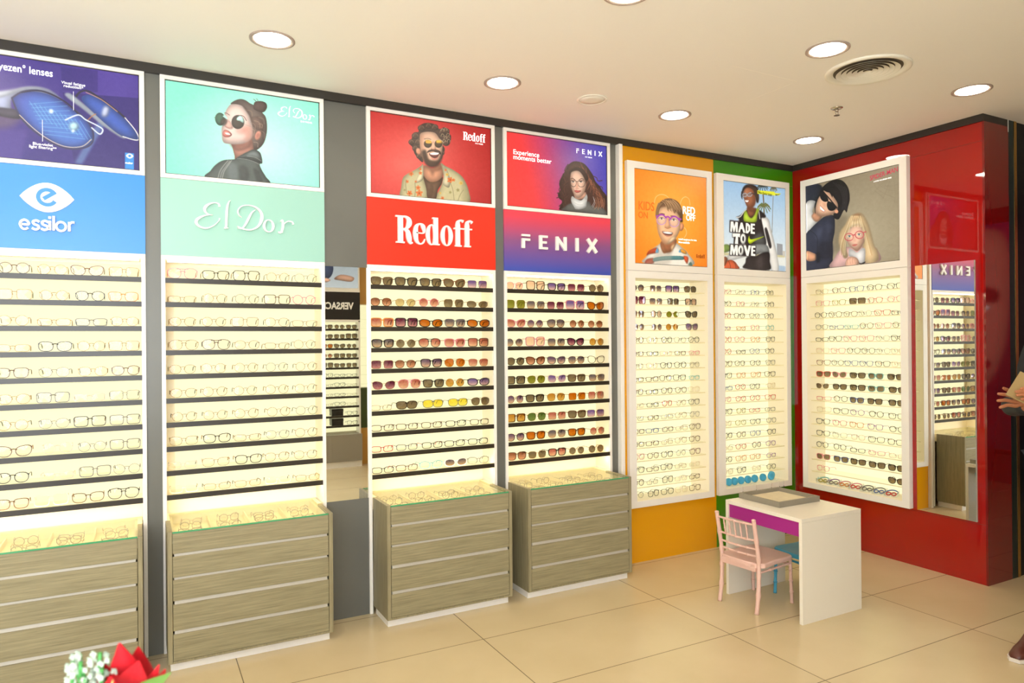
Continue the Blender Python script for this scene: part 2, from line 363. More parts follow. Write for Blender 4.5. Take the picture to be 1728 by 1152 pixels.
ART_RED='''P 84 62 50 1.9 1 303 331 325 279 344 198 382 175 388 111 420 66 464 48 515 54 554 104 593 75 632 91 638 144 652 180 637 282 604 309 578 294 598 349 584 421 565 483 552 329 553 231 502 164 438 178 406 262 412 406 418 540 392 535 349 456 334 383
P 84 62 50 2.5 1 350 312 346 330 337 345 325 352 313 350 304 339 300 322 304 305 313 290 325 283 338 285 347 296
S 150 122 96 3.1 0.8 308 329 318 296 335 296 342 318
S 48 34 28 3.1 0.7 313 335 325 317 337 326
P 84 62 50 2.5 1 387 227 382 249 371 267 356 275 341 273 331 260 327 240 331 219 342 201 357 192 372 195 383 207
S 150 122 96 3.1 0.8 336 248 348 208 369 208 378 234
S 48 34 28 3.1 0.7 342 256 357 234 371 245
P 84 62 50 2.5 1 382 383 378 402 369 417 356 424 342 422 333 411 330 393 333 374 343 359 356 352 369 354 379 365
S 150 122 96 3.1 0.8 337 400 348 365 366 366 374 388
S 48 34 28 3.1 0.7 343 407 356 388 369 397
P 84 62 50 2.5 1 412 473 408 491 399 506 386 513 374 511 365 500 361 483 365 465 374 450 387 443 399 446 408 457
S 150 122 96 3.1 0.8 369 489 379 456 397 457 404 479
S 48 34 28 3.1 0.7 374 496 386 478 399 487
P 84 62 50 2.5 1 437 120 433 142 422 159 407 168 392 166 381 153 377 133 381 111 392 94 407 85 423 87 434 100
S 150 122 96 3.1 0.8 386 140 398 101 419 101 428 126
S 48 34 28 3.1 0.7 392 148 407 126 422 137
P 84 62 50 2.5 1 492 78 488 98 478 115 464 123 450 121 440 109 436 91 440 71 450 54 464 46 478 48 489 60
S 150 122 96 3.1 0.8 445 98 456 61 476 61 484 85
S 48 34 28 3.1 0.7 450 105 464 85 478 94
P 84 62 50 2.5 1 545 86 541 107 530 124 515 133 500 131 490 119 486 99 490 78 501 61 515 52 530 54 541 67
S 150 122 96 3.1 0.8 495 106 507 68 527 68 536 93
S 48 34 28 3.1 0.7 500 114 515 93 530 103
P 84 62 50 2.5 1 613 130 608 154 596 173 579 183 562 181 550 166 546 145 550 121 563 101 580 91 596 94 609 108
S 150 122 96 3.1 0.8 556 153 569 109 593 109 603 137
S 48 34 28 3.1 0.7 562 161 579 137 596 149
P 84 62 50 2.5 1 639 114 636 134 625 149 612 157 598 155 588 144 585 126 588 107 598 91 612 83 626 85 636 96
S 150 122 96 3.1 0.8 593 133 604 97 623 97 631 120
S 48 34 28 3.1 0.7 598 140 612 120 626 130
P 84 62 50 2.5 1 651 201 647 219 637 234 624 242 611 240 602 229 598 212 602 193 612 178 625 171 638 173 647 184
S 150 122 96 3.1 0.8 606 218 617 184 635 184 643 206
S 48 34 28 3.1 0.7 611 225 624 206 637 215
P 84 62 50 2.5 1 631 264 627 282 617 297 604 305 591 303 582 292 579 275 582 256 592 241 605 234 618 236 627 247
S 150 122 96 3.1 0.8 586 281 597 247 615 247 623 269
S 48 34 28 3.1 0.7 591 288 605 269 618 278
P 84 62 50 2.5 1 595 399 592 415 583 429 571 435 560 433 551 423 548 408 551 391 560 378 572 372 583 374 592 384
S 150 122 96 3.1 0.8 555 414 565 384 581 384 588 404
S 48 34 28 3.1 0.7 560 420 571 403 583 412
P 84 62 50 2.5 1 402 301 399 321 388 337 375 345 361 343 351 331 347 313 351 293 361 277 375 269 389 271 399 283
S 150 122 96 3.1 0.8 356 319 367 283 386 283 394 307
S 48 34 28 3.1 0.7 361 327 375 307 389 317
S 200 176 140 3.1 0.9 566 125 576 94 593 105 587 126
S 200 176 140 3.1 0.9 592 110 602 78 619 89 613 110
S 200 176 140 3.1 0.9 612 174 622 143 638 154 632 175
S 200 176 140 3.1 0.9 592 218 602 186 618 198 613 218
S 200 176 140 3.1 0.9 566 194 576 162 592 174 587 194
S 200 176 140 3.1 0.9 618 252 628 220 644 232 639 252
S 200 176 140 3.1 0.9 579 260 589 228 605 240 599 260
P 214 150 114 2.5 1 424 587 493 613 564 542 583 636 576 716 550 769 492 798 448 776 417 714
P 160 100 72 8.8 0.7 430 596 493 613 564 561 557 621 506 650 493 711 474 636
P 232 180 146 1.9 1 394 216 416 178 470 156 521 164 553 221 579 255 578 343 571 443 551 525 500 583 449 563 418 511 402 427 393 342
P 196 134 100 12.6 0.7 394 226 419 220 418 375 449 505 430 547 406 436
P 206 140 108 1.9 1 402 406 404 428 400 448 391 461 380 463 369 454 362 436 360 414 363 394 372 381 383 379 394 388
P 92 66 52 5 1 406 426 437 391 450 447 462 502 494 516 539 503 561 445 578 363 578 441 564 512 538 571 500 598 461 595 430 547
P 86 58 44 2.5 1 448 427 463 391 501 369 539 371 562 391 562 425 533 411 501 400 469 414
P 120 52 44 1.9 1 466 432 501 412 542 404 552 412 539 459 513 481 484 469
P 255 250 242 1.3 1 474 428 507 410 546 407 539 429 507 441 481 440
P 206 120 104 2.5 0.8 481 479 507 486 539 464 526 495 500 505
P 228 168 134 3.1 0.8 495 282 508 275 520 326 523 359 501 378 485 362
S 150 96 70 3.1 1 485 367 504 378 523 362
P 70 50 30 1.3 1 491 304 486 331 474 352 458 362 441 358 429 342 425 318 430 292 442 271 458 261 475 264 487 280
P 222 168 60 1.9 1 439 274 458 263 481 266 487 297 445 306
P 70 50 30 1.3 1 576 287 572 313 560 334 545 344 529 340 518 324 514 300 518 273 530 252 545 242 561 246 572 262
P 222 168 60 1.9 1 526 256 545 244 568 247 575 279 532 288
S 210 190 150 3.1 1 419 293 435 267 463 258 492 268 514 261 547 240 579 255 586 273
S 90 64 50 5.7 0.6 429 257 457 243 482 251
P 204 190 142 1.9 1 232 997 239 897 252 780 280 728 348 658 398 601 417 569 413 705 447 835 459 988 321 1008
P 204 190 142 1.9 1 564 532 603 564 668 602 740 669 780 762 800 858 806 987 679 1005 517 999 549 877 583 735 577 618
P 124 92 70 1.9 1 415 714 448 767 486 788 537 762 579 706 569 796 537 879 518 994 453 989 441 874
P 92 66 50 6.3 0.5 473 831 498 846 485 984 466 968
P 228 212 168 2.5 1 405 600 417 588 420 723 404 784 360 820 350 812 379 711
P 228 212 168 2.5 1 577 559 616 611 641 735 634 824 608 829 576 785 589 675
P 226 118 58 1.3 0.9 339 715 337 719 333 722 329 723 324 721 321 717 321 712 323 707 327 704 332 703 336 705 339 710
P 226 118 58 1.3 0.9 321 742 318 741 316 736 314 729 315 722 317 716 320 713 323 714 326 718 327 725 327 733 325 739
P 226 118 58 1.3 0.9 301 727 301 721 304 716 308 711 312 708 316 709 319 712 319 717 317 723 313 728 308 730 304 730
P 226 118 58 1.3 0.9 307 690 310 688 314 689 318 693 320 699 321 705 319 710 316 712 312 711 308 707 306 701 305 695
P 226 118 58 1.3 0.9 330 683 332 687 333 693 331 701 328 707 324 710 320 710 318 706 318 700 320 692 323 686 327 683
P 150 70 40 1.3 0.8 324 711 323 714 322 717 320 718 318 717 316 715 316 712 316 709 318 706 320 705 322 705 324 707
P 226 118 58 1.3 0.9 301 820 299 823 296 824 293 823 290 820 289 816 289 813 291 810 294 809 297 810 300 813 301 817
P 226 118 58 1.3 0.9 286 834 284 833 283 829 283 823 284 818 286 815 288 813 290 815 291 819 291 824 290 829 288 833
P 226 118 58 1.3 0.9 275 818 275 814 277 810 281 808 284 808 287 810 288 813 287 816 285 820 282 822 278 822 276 821
P 226 118 58 1.3 0.9 282 794 285 793 287 795 289 799 290 804 290 808 288 811 286 812 283 810 281 806 280 801 281 797
P 226 118 58 1.3 0.9 299 796 300 799 299 804 297 808 294 811 291 813 289 811 288 808 289 804 291 799 294 796 297 794
P 150 70 40 1.3 0.8 291 812 291 814 290 816 288 817 287 817 286 815 285 813 286 810 287 809 288 808 290 808 291 810
P 226 118 58 1.3 0.9 320 922 322 927 322 934 320 942 315 949 311 952 307 951 305 946 305 939 308 931 312 924 317 921
P 226 118 58 1.3 0.9 328 961 326 967 321 969 315 969 310 965 308 960 307 953 310 948 315 946 320 946 325 950 328 955
P 226 118 58 1.3 0.9 306 989 302 988 299 982 298 973 300 964 302 958 306 955 310 957 312 963 313 971 312 980 309 987
P 226 118 58 1.3 0.9 284 967 284 961 287 954 292 950 298 948 303 949 305 954 305 960 301 966 296 971 291 973 286 971
P 226 118 58 1.3 0.9 293 925 297 923 301 925 305 931 308 938 308 946 305 951 302 953 297 951 293 946 291 938 291 930
P 150 70 40 1.3 0.8 311 952 310 956 309 959 306 961 304 960 302 957 301 954 302 950 304 947 306 945 309 946 310 948
P 226 118 58 1.3 0.9 384 895 388 897 392 905 393 915 392 926 389 935 384 939 379 937 376 929 374 919 376 908 379 899
P 226 118 58 1.3 0.9 412 922 412 930 408 938 402 944 395 947 389 946 385 940 386 932 390 924 396 918 403 915 409 917
P 226 118 58 1.3 0.9 402 975 397 978 391 976 386 969 383 959 382 950 385 943 390 940 396 942 401 949 404 959 404 968
P 226 118 58 1.3 0.9 367 981 364 975 364 965 367 955 372 947 378 942 383 943 386 949 386 959 382 969 377 978 371 982
P 226 118 58 1.3 0.9 356 932 359 925 365 922 372 922 378 926 382 933 382 941 379 947 373 951 366 950 360 946 356 939
P 150 70 40 1.3 0.8 390 940 389 945 387 949 384 951 381 950 379 947 378 942 379 937 381 933 384 932 387 932 389 936
P 226 118 58 1.3 0.9 362 901 360 897 361 890 363 883 367 878 371 875 374 877 376 881 375 887 373 894 369 900 365 902
P 226 118 58 1.3 0.9 356 867 359 862 363 860 367 861 372 864 374 869 374 875 372 879 367 881 363 880 359 877 356 872
P 226 118 58 1.3 0.9 376 844 379 846 382 851 382 858 381 866 378 871 375 873 372 872 370 866 369 859 371 852 373 846
P 226 118 58 1.3 0.9 395 864 394 870 391 875 387 879 382 880 378 879 376 875 376 869 379 864 384 860 389 859 393 860
P 226 118 58 1.3 0.9 385 900 382 901 378 899 375 894 373 888 373 881 375 876 379 875 383 877 386 882 388 889 388 895
P 150 70 40 1.3 0.8 379 874 379 878 377 880 375 882 373 881 371 879 371 876 371 872 373 870 375 869 377 869 379 871
P 226 118 58 1.3 0.9 405 705 402 707 399 706 396 703 395 698 394 693 395 690 398 688 401 688 404 692 406 696 406 701
P 226 118 58 1.3 0.9 387 711 385 708 385 703 386 697 389 692 392 690 394 690 396 693 396 698 395 703 392 708 389 711
P 226 118 58 1.3 0.9 380 686 381 683 384 680 388 680 391 681 394 685 394 689 392 692 389 695 386 695 382 693 380 690
P 226 118 58 1.3 0.9 393 665 396 666 398 669 399 675 399 681 397 685 395 688 392 687 390 683 389 678 390 672 391 668
P 226 118 58 1.3 0.9 409 677 409 681 407 685 404 689 401 691 397 691 395 688 395 684 397 680 400 676 404 674 407 674
P 150 70 40 1.3 0.8 398 688 398 691 396 693 395 694 393 693 392 692 391 689 392 687 393 685 395 684 396 684 398 686
P 226 118 58 1.3 0.9 403 653 401 654 399 654 396 651 395 648 394 644 395 641 397 640 400 640 402 643 403 646 404 650
P 226 118 58 1.3 0.9 389 657 388 655 388 651 389 647 390 643 393 641 395 641 396 644 396 647 395 652 393 655 391 657
P 226 118 58 1.3 0.9 383 639 385 636 387 634 390 634 392 635 394 637 394 640 393 643 391 645 388 645 385 644 384 642
P 226 118 58 1.3 0.9 394 622 396 623 397 626 398 630 398 634 397 638 395 640 393 639 391 636 391 632 391 628 392 624
P 226 118 58 1.3 0.9 406 631 406 634 405 638 402 641 399 642 397 642 396 640 396 637 397 633 399 631 402 629 405 629
P 150 70 40 1.3 0.8 398 640 397 642 396 644 395 644 394 644 393 643 392 641 393 639 394 637 395 637 396 637 397 638
P 226 118 58 1.3 0.9 347 794 349 792 351 792 354 793 355 795 356 798 356 801 355 803 352 803 350 802 348 800 347 797
P 226 118 58 1.3 0.9 359 785 361 786 361 789 361 793 360 797 359 800 357 800 355 799 354 796 355 792 356 788 357 785
P 226 118 58 1.3 0.9 367 798 367 801 365 803 362 805 360 805 358 803 357 801 358 798 359 796 362 794 364 794 366 796
P 226 118 58 1.3 0.9 361 816 359 816 357 814 356 811 355 808 356 804 357 802 359 802 360 803 362 806 362 810 362 813
P 226 118 58 1.3 0.9 348 813 348 811 349 807 350 804 352 802 355 801 356 802 357 804 356 808 355 811 352 813 350 814
P 150 70 40 1.3 0.8 359 801 359 803 358 804 357 805 355 804 355 803 354 801 355 800 356 798 357 798 358 798 359 799
P 226 118 58 1.3 0.9 618 761 617 754 620 746 624 738 630 734 636 733 640 736 641 743 638 751 634 759 628 763 622 764
P 226 118 58 1.3 0.9 620 712 624 708 630 708 636 712 640 719 641 727 640 734 636 738 630 738 625 734 620 727 619 719
P 226 118 58 1.3 0.9 651 695 655 699 656 707 655 717 651 726 646 732 642 733 638 728 637 720 638 710 642 701 647 695
P 226 118 58 1.3 0.9 668 733 666 739 661 745 655 747 648 745 644 741 643 735 645 728 650 723 656 721 663 722 667 726
P 226 118 58 1.3 0.9 648 774 643 773 639 768 636 760 636 750 638 741 641 737 646 737 650 742 653 751 653 760 651 769
P 150 70 40 1.3 0.8 647 734 646 738 644 742 641 743 638 743 636 740 635 736 636 731 638 728 641 726 644 727 646 730
P 226 118 58 1.3 0.9 657 722 659 719 662 718 666 719 669 722 670 726 670 729 668 732 665 734 661 733 659 730 657 726
P 226 118 58 1.3 0.9 673 707 675 709 676 713 676 718 675 723 673 727 671 729 669 727 667 723 667 718 668 712 670 708
P 226 118 58 1.3 0.9 685 723 685 727 683 731 679 733 676 734 673 732 671 729 672 726 674 722 678 720 681 719 684 720
P 226 118 58 1.3 0.9 678 749 675 749 672 748 670 744 669 739 669 734 671 731 674 730 676 732 679 736 680 741 679 745
P 226 118 58 1.3 0.9 660 748 659 744 660 740 662 735 665 731 668 730 670 731 671 734 671 739 668 744 666 747 662 749
P 150 70 40 1.3 0.8 674 729 673 732 672 734 671 735 669 734 668 733 668 730 668 728 669 726 671 725 672 725 673 727
P 226 118 58 1.3 0.9 559 979 560 975 562 972 566 970 570 970 573 973 574 976 573 980 570 984 566 985 563 985 560 983
P 226 118 58 1.3 0.9 569 954 572 954 575 956 577 961 577 967 576 972 574 975 572 975 569 973 567 968 566 962 567 957
P 226 118 58 1.3 0.9 587 959 588 963 587 968 584 973 581 976 578 977 575 975 575 971 576 966 578 962 582 958 585 957
P 226 118 58 1.3 0.9 588 988 586 990 582 991 579 989 576 985 575 981 575 977 578 974 581 973 585 975 587 979 588 983
P 226 118 58 1.3 0.9 570 1000 568 998 567 993 567 987 569 982 572 978 574 977 577 979 578 984 577 990 575 995 573 999
P 150 70 40 1.3 0.8 578 975 578 978 576 980 575 981 573 981 572 979 571 976 572 974 573 972 575 971 576 971 578 973
P 226 186 84 1.3 0.9 727 734 730 733 733 736 735 742 736 748 735 754 733 758 730 758 727 755 724 750 723 744 724 738
P 226 186 84 1.3 0.9 748 739 749 743 748 749 745 755 741 759 737 760 734 758 733 754 734 748 737 742 741 738 745 737
P 226 186 84 1.3 0.9 749 772 747 775 743 776 738 774 735 770 734 765 734 760 737 757 741 756 745 758 748 762 750 767
P 226 186 84 1.3 0.9 728 787 726 785 724 779 725 773 727 766 730 762 733 761 736 763 737 768 736 775 734 782 731 786
P 226 186 84 1.3 0.9 714 764 715 759 719 755 723 753 728 753 731 755 732 759 731 764 728 768 724 770 719 770 716 768
P 150 70 40 1.3 0.8 737 758 737 762 735 764 733 765 731 765 730 763 729 760 730 757 731 754 733 753 735 754 737 756
P 226 186 84 1.3 0.9 630 674 628 677 625 679 622 679 618 677 616 674 616 670 618 667 621 665 624 665 627 667 629 670
P 226 186 84 1.3 0.9 616 692 614 692 612 688 611 683 611 678 613 673 615 671 618 672 620 676 620 681 620 686 618 690
P 226 186 84 1.3 0.9 601 680 601 677 603 672 606 669 610 668 613 668 615 671 615 675 613 679 610 682 606 683 603 683
P 226 186 84 1.3 0.9 606 654 609 653 612 654 614 657 616 661 616 666 615 669 612 671 610 670 607 667 605 662 605 658
P 226 186 84 1.3 0.9 624 650 625 653 625 658 624 663 621 667 618 669 616 669 614 666 614 661 616 656 618 652 621 650
P 150 70 40 1.3 0.8 618 670 618 672 617 674 615 675 614 675 613 673 612 671 613 668 614 666 615 665 617 666 618 667
P 164 156 100 1.3 0.9 629 905 628 902 629 898 632 894 635 892 638 891 640 893 640 897 639 901 636 904 633 907 631 907
P 164 156 100 1.3 0.9 630 881 632 879 635 879 637 881 640 884 640 888 640 892 638 894 635 894 632 892 630 888 629 885
P 164 156 100 1.3 0.9 645 873 647 875 648 879 647 884 645 888 643 891 641 891 639 889 638 885 639 880 641 876 643 873
P 164 156 100 1.3 0.9 654 892 653 895 650 898 647 899 644 898 642 896 641 892 642 889 644 887 648 886 651 886 653 888
P 164 156 100 1.3 0.9 643 912 641 912 639 909 638 905 638 900 639 896 640 894 643 894 645 896 646 901 646 905 645 910
P 150 70 40 1.3 0.8 643 892 643 894 642 896 640 897 639 896 638 895 637 893 638 891 639 889 640 888 642 889 643 890
P 164 156 100 1.3 0.9 699 876 697 873 697 868 698 862 700 857 703 854 706 854 708 857 708 862 707 868 705 873 702 876
P 164 156 100 1.3 0.9 690 851 692 848 695 845 699 844 702 846 705 849 705 853 704 856 701 859 697 860 693 858 691 855
P 164 156 100 1.3 0.9 704 829 707 829 709 833 710 838 710 844 709 849 706 851 703 851 701 848 700 842 700 836 701 831
P 164 156 100 1.3 0.9 721 839 721 843 719 848 716 852 712 855 709 854 707 852 707 848 709 843 712 839 715 837 719 837
P 164 156 100 1.3 0.9 718 868 715 870 712 870 709 867 706 862 706 858 707 854 709 852 713 852 716 855 718 859 719 864
P 150 70 40 1.3 0.8 710 852 709 855 708 857 706 858 705 857 703 856 703 853 703 851 705 848 706 848 708 848 709 850
P 226 186 84 1.3 0.9 554 899 555 899 557 902 558 905 558 909 557 913 556 914 554 914 552 912 551 908 551 904 552 901
P 226 186 84 1.3 0.9 565 906 566 908 564 912 562 914 560 916 558 916 556 915 556 912 557 909 559 906 562 904 564 904
P 226 186 84 1.3 0.9 564 925 562 927 560 927 557 925 556 922 555 918 556 916 558 914 560 914 562 916 564 919 564 923
P 226 186 84 1.3 0.9 551 931 550 929 549 926 550 922 552 918 554 916 555 916 557 918 557 921 556 925 555 929 553 931
P 226 186 84 1.3 0.9 545 915 546 912 548 910 550 910 553 910 555 912 555 915 554 918 552 920 549 920 547 919 545 917
P 150 70 40 1.3 0.8 558 915 558 917 557 918 556 919 554 918 554 917 553 916 554 914 555 912 556 912 557 912 558 913
P 164 156 100 1.3 0.9 256 922 257 919 259 917 261 916 263 917 265 918 266 921 265 924 263 926 261 926 258 926 256 924
P 164 156 100 1.3 0.9 264 906 265 906 267 908 268 911 268 915 268 918 266 920 264 920 263 918 262 915 262 911 262 907
P 164 156 100 1.3 0.9 275 911 276 913 275 917 273 919 270 921 268 922 267 920 266 918 267 914 269 911 272 910 274 909
P 164 156 100 1.3 0.9 274 930 273 931 271 931 269 930 267 927 266 924 267 921 268 920 271 920 273 921 274 924 275 927
P 164 156 100 1.3 0.9 262 937 261 935 261 932 261 928 263 924 264 922 266 922 267 923 268 927 267 931 266 934 264 936
P 150 70 40 1.3 0.8 269 921 268 922 267 924 266 924 265 924 264 923 264 921 264 919 265 918 266 917 267 918 268 919
P 226 118 58 1.3 0.9 610 599 611 601 610 605 609 609 607 612 605 613 603 613 602 610 602 607 604 603 606 600 608 599
P 226 118 58 1.3 0.9 613 618 612 620 609 621 607 621 605 619 603 616 603 614 605 611 607 610 609 611 612 612 613 615
P 226 118 58 1.3 0.9 602 630 600 629 599 627 599 623 599 619 601 616 603 614 604 615 605 618 606 622 605 626 604 629
P 226 118 58 1.3 0.9 592 619 592 617 594 614 596 612 599 611 601 612 602 614 602 617 600 619 598 622 595 622 593 622
P 226 118 58 1.3 0.9 597 600 599 599 601 600 603 603 604 607 603 610 602 613 600 614 598 612 597 610 596 606 596 603
P 150 70 40 1.3 0.8 605 613 605 615 604 616 603 617 601 617 601 616 600 614 601 612 602 611 603 610 604 610 605 611
S 120 104 70 3.1 1 350 821 353 907 346 1005
S 110 94 62 3.8 0.7 279 795 276 862 282 957
S 110 94 62 3.8 0.7 705 992 726 909 753 845
S 130 110 76 3.8 0.8 641 764 663 859 673 986
P 160 146 104 11.3 0.5 747 747 793 859 802 978 745 976'''
ART_VIOLET='''P 70 42 34 2.4 1 657 283 706 277 755 292 792 332 823 385 854 447 878 527 922 587 954 650 992 712 994 797 990 993 838 987 532 985 509 947 533 862 504 825 492 770 516 701 505 621 529 535 560 447 590 360 621 313
S 70 42 34 7.3 1 854 455 891 474 904 514 948 503
S 70 42 34 7.3 1 511 587 535 517 548 474
S 70 42 34 7.3 1 486 754 522 733 552 695
S 70 42 34 7.3 1 480 821 516 799 545 811
S 70 42 34 7.3 1 503 932 533 887 551 843
S 70 42 34 7.3 1 560 431 572 388 597 334
S 70 42 34 7.3 1 523 651 504 703 516 750
S 70 42 34 7.3 1 922 587 948 600 954 633
S 70 42 34 7.3 1 947 685 985 713 995 737
S 150 90 60 4.3 0.55 719 278 743 349 761 404 754 480
S 120 70 48 4.3 0.55 739 309 747 383 776 411 762 514
S 190 120 84 4.3 0.55 711 348 751 416 781 420 756 549
S 94 54 40 4.3 0.55 732 379 756 375 776 430 777 580
S 150 90 60 4.3 0.55 752 410 761 409 770 440 759 517
S 120 70 48 4.3 0.55 725 324 765 442 772 450 793 546
S 190 120 84 4.3 0.55 746 355 770 401 784 457 762 586
S 94 54 40 4.3 0.55 765 386 774 435 801 464 806 613
S 150 90 60 4.3 0.55 738 425 778 468 809 472 768 554
S 120 70 48 4.3 0.55 759 456 783 427 807 481 819 580
S 190 120 84 4.3 0.55 779 362 788 461 799 492 774 622
S 94 54 40 4.3 0.55 751 401 792 494 798 502 828 648
S 150 90 60 4.3 0.55 773 432 797 453 808 510 784 589
S 120 70 48 4.3 0.55 792 463 801 487 825 516 837 615
S 190 120 84 4.3 0.55 764 502 806 521 837 524 794 656
S 94 54 40 4.3 0.55 788 408 810 479 837 533 843 684
S 150 90 60 4.3 0.55 806 439 815 513 830 544 807 623
S 120 70 48 4.3 0.55 778 478 819 547 826 554 848 651
S 190 120 84 4.3 0.55 801 509 824 505 833 562 821 690
S 94 54 40 4.3 0.55 819 541 829 539 849 569 851 720
S 150 90 60 4.3 0.55 792 454 833 573 863 577 837 656
S 120 70 48 4.3 0.55 815 485 838 531 867 586 854 689
S 190 120 84 4.3 0.55 833 517 842 565 861 596 853 723
S 94 54 40 4.3 0.55 805 556 847 599 855 606 855 758
S 150 90 60 4.3 0.55 829 586 852 558 859 615 870 689
S 120 70 48 4.3 0.55 846 492 856 592 873 623 858 726
S 190 120 84 4.3 0.55 819 532 860 626 889 630 885 757
S 94 54 40 4.3 0.55 843 562 865 584 896 638 861 795
S 150 90 60 4.3 0.55 859 594 870 618 892 648 900 723
S 120 70 48 4.3 0.55 832 633 874 652 885 659 865 763
S 190 120 84 4.3 0.55 858 538 879 610 885 668 913 791
S 94 54 40 4.3 0.55 873 570 883 644 897 676 871 832
S 150 90 60 4.3 0.55 845 609 888 679 914 683 925 758
S 120 70 48 4.3 0.55 871 640 893 637 924 691 879 799
S 190 120 84 4.3 0.55 886 673 897 671 923 701 934 826
S 94 54 40 4.3 0.55 859 585 902 705 915 712 889 867
S 150 90 60 4.3 0.55 886 616 907 663 913 721 942 793
S 120 70 48 4.3 0.55 900 648 911 698 922 730 901 834
S 190 120 84 4.3 0.55 873 688 916 732 938 737 947 863
S 94 54 40 4.3 0.55 899 718 921 690 951 744 914 902
S 150 90 60 4.3 0.55 914 624 925 724 953 754 952 830
S 120 70 48 4.3 0.55 887 663 929 758 946 764 930 868
S 190 120 84 4.3 0.55 914 694 934 716 941 775 954 900
S 94 54 40 4.3 0.55 927 727 939 751 947 783 945 936
S 150 90 60 4.3 0.55 900 766 943 785 963 791 957 868
S 120 70 48 4.3 0.55 928 670 948 743 978 798 962 902
S 50 30 26 4.3 0.6 596 383 566 438 553 498
S 104 64 48 4.3 0.6 586 411 563 465 558 523
S 50 30 26 4.3 0.6 577 440 559 492 563 549
S 104 64 48 4.3 0.6 567 468 556 519 567 574
S 50 30 26 4.3 0.6 557 496 553 545 553 603
S 104 64 48 4.3 0.6 547 523 565 570 557 629
S 50 30 26 4.3 0.6 538 551 562 597 562 654
S 104 64 48 4.3 0.6 595 568 559 623 567 680
S 50 30 26 4.3 0.6 585 596 555 650 552 708
S 104 64 48 4.3 0.6 575 624 552 677 557 734
S 50 30 26 4.3 0.6 566 652 564 702 561 759
S 104 64 48 4.3 0.6 556 680 561 728 566 785
S 50 30 26 4.3 0.6 546 708 558 755 551 814
S 104 64 48 4.3 0.6 536 735 555 782 556 839
S 50 30 26 4.3 0.6 594 753 551 809 561 865
S 104 64 48 4.3 0.6 584 781 563 833 565 890
S 50 30 26 4.3 0.6 574 809 560 860 551 919
S 104 64 48 4.3 0.6 564 836 557 887 555 944
S 50 30 26 4.3 0.6 555 864 554 913 560 970
S 104 64 48 4.3 0.6 545 892 551 940 565 996
S 50 30 26 4.3 0.6 535 919 562 965 550 1024
S 104 64 48 4.3 0.6 593 938 559 992 555 1050
P 110 108 100 3 1 532 985 563 932 623 874 801 824 838 886 939 889 984 934 990 993 776 987
P 222 166 138 2.4 1 655 729 703 755 771 695 777 769 703 813 666 802
P 236 190 162 2.4 1 626 452 650 419 687 409 718 420 754 480 772 544 777 610 765 679 740 750 703 788 672 784 642 714 625 634 618 553
P 200 140 110 8.5 0.6 620 503 638 500 634 633 666 760 648 730 622 635
P 206 146 116 8.5 0.5 753 597 778 593 759 713 715 786 703 780 740 699
P 66 40 32 3.7 1 608 472 632 435 669 408 699 398 742 449 778 543 804 489 755 380 675 361 614 421
S 70 44 34 5.5 1 622 536 641 523 665 541
S 70 44 34 5.5 1 705 539 729 514 757 518
P 235 225 215 1.2 1 663 569 661 574 655 579 646 581 638 581 632 579 629 574 632 569 638 564 646 561 655 561 661 564
P 50 34 28 1.2 1 654 568 653 574 650 578 646 581 642 580 640 576 639 571 640 565 643 561 647 559 650 560 653 563
S 40 26 22 3 1 627 573 647 558 665 565
P 235 225 215 1.2 1 744 555 742 561 736 566 727 568 718 568 712 566 710 561 712 556 719 551 727 548 736 548 742 551
P 50 34 28 1.2 1 735 555 734 561 731 565 727 567 723 567 720 563 719 558 720 552 723 548 727 546 731 547 734 550
S 40 26 22 3 1 708 560 727 545 746 552
S 46 30 26 3.7 1 619 557 653 547 675 556 677 593 664 632 637 637 622 610 619 557
S 46 30 26 3.7 1 691 558 723 542 763 539 766 579 753 618 716 630 698 606 691 558
S 46 30 26 3.7 1 675 562 692 559
P 212 150 122 3.7 0.7 680 576 691 574 698 639 689 658 673 652
S 170 110 90 3 1 670 656 685 666 704 654
P 196 98 88 1.8 1 658 691 679 680 691 684 716 680 729 686 703 713 679 719 664 709
S 140 60 56 1.8 1 658 694 688 697 728 686
P 236 232 222 2.4 1 624 816 636 773 672 801 727 818 771 753 783 726 793 767 783 852 776 903 727 943 671 950 653 920 629 865
S 196 192 182 5.5 0.8 630 832 678 875 739 875 783 810
S 204 198 188 4.3 0.7 653 911 702 930 770 879
S 255 250 240 3.7 0.7 852 750 864 815 838 886
S 255 250 240 3.7 0.7 860 780 872 834 848 899
S 176 108 72 3.7 0.7 869 810 880 852 857 912
S 214 150 110 3.7 0.7 878 764 888 870 866 925
S 176 108 72 3.7 0.7 887 794 897 829 876 888
S 214 150 110 3.7 0.7 896 748 905 848 885 901
S 176 108 72 3.7 0.7 905 778 913 866 895 914
S 214 150 110 3.7 0.7 913 808 921 825 904 927
S 176 108 72 3.7 0.7 922 762 929 843 914 889
S 214 150 110 3.7 0.7 931 792 938 862 923 903
S 176 108 72 3.7 0.7 940 745 946 821 933 916
S 214 150 110 3.7 0.7 949 775 954 839 943 878
S 176 108 72 3.7 0.7 958 806 962 857 952 891
S 214 150 110 3.7 0.7 967 759 971 816 961 904'''
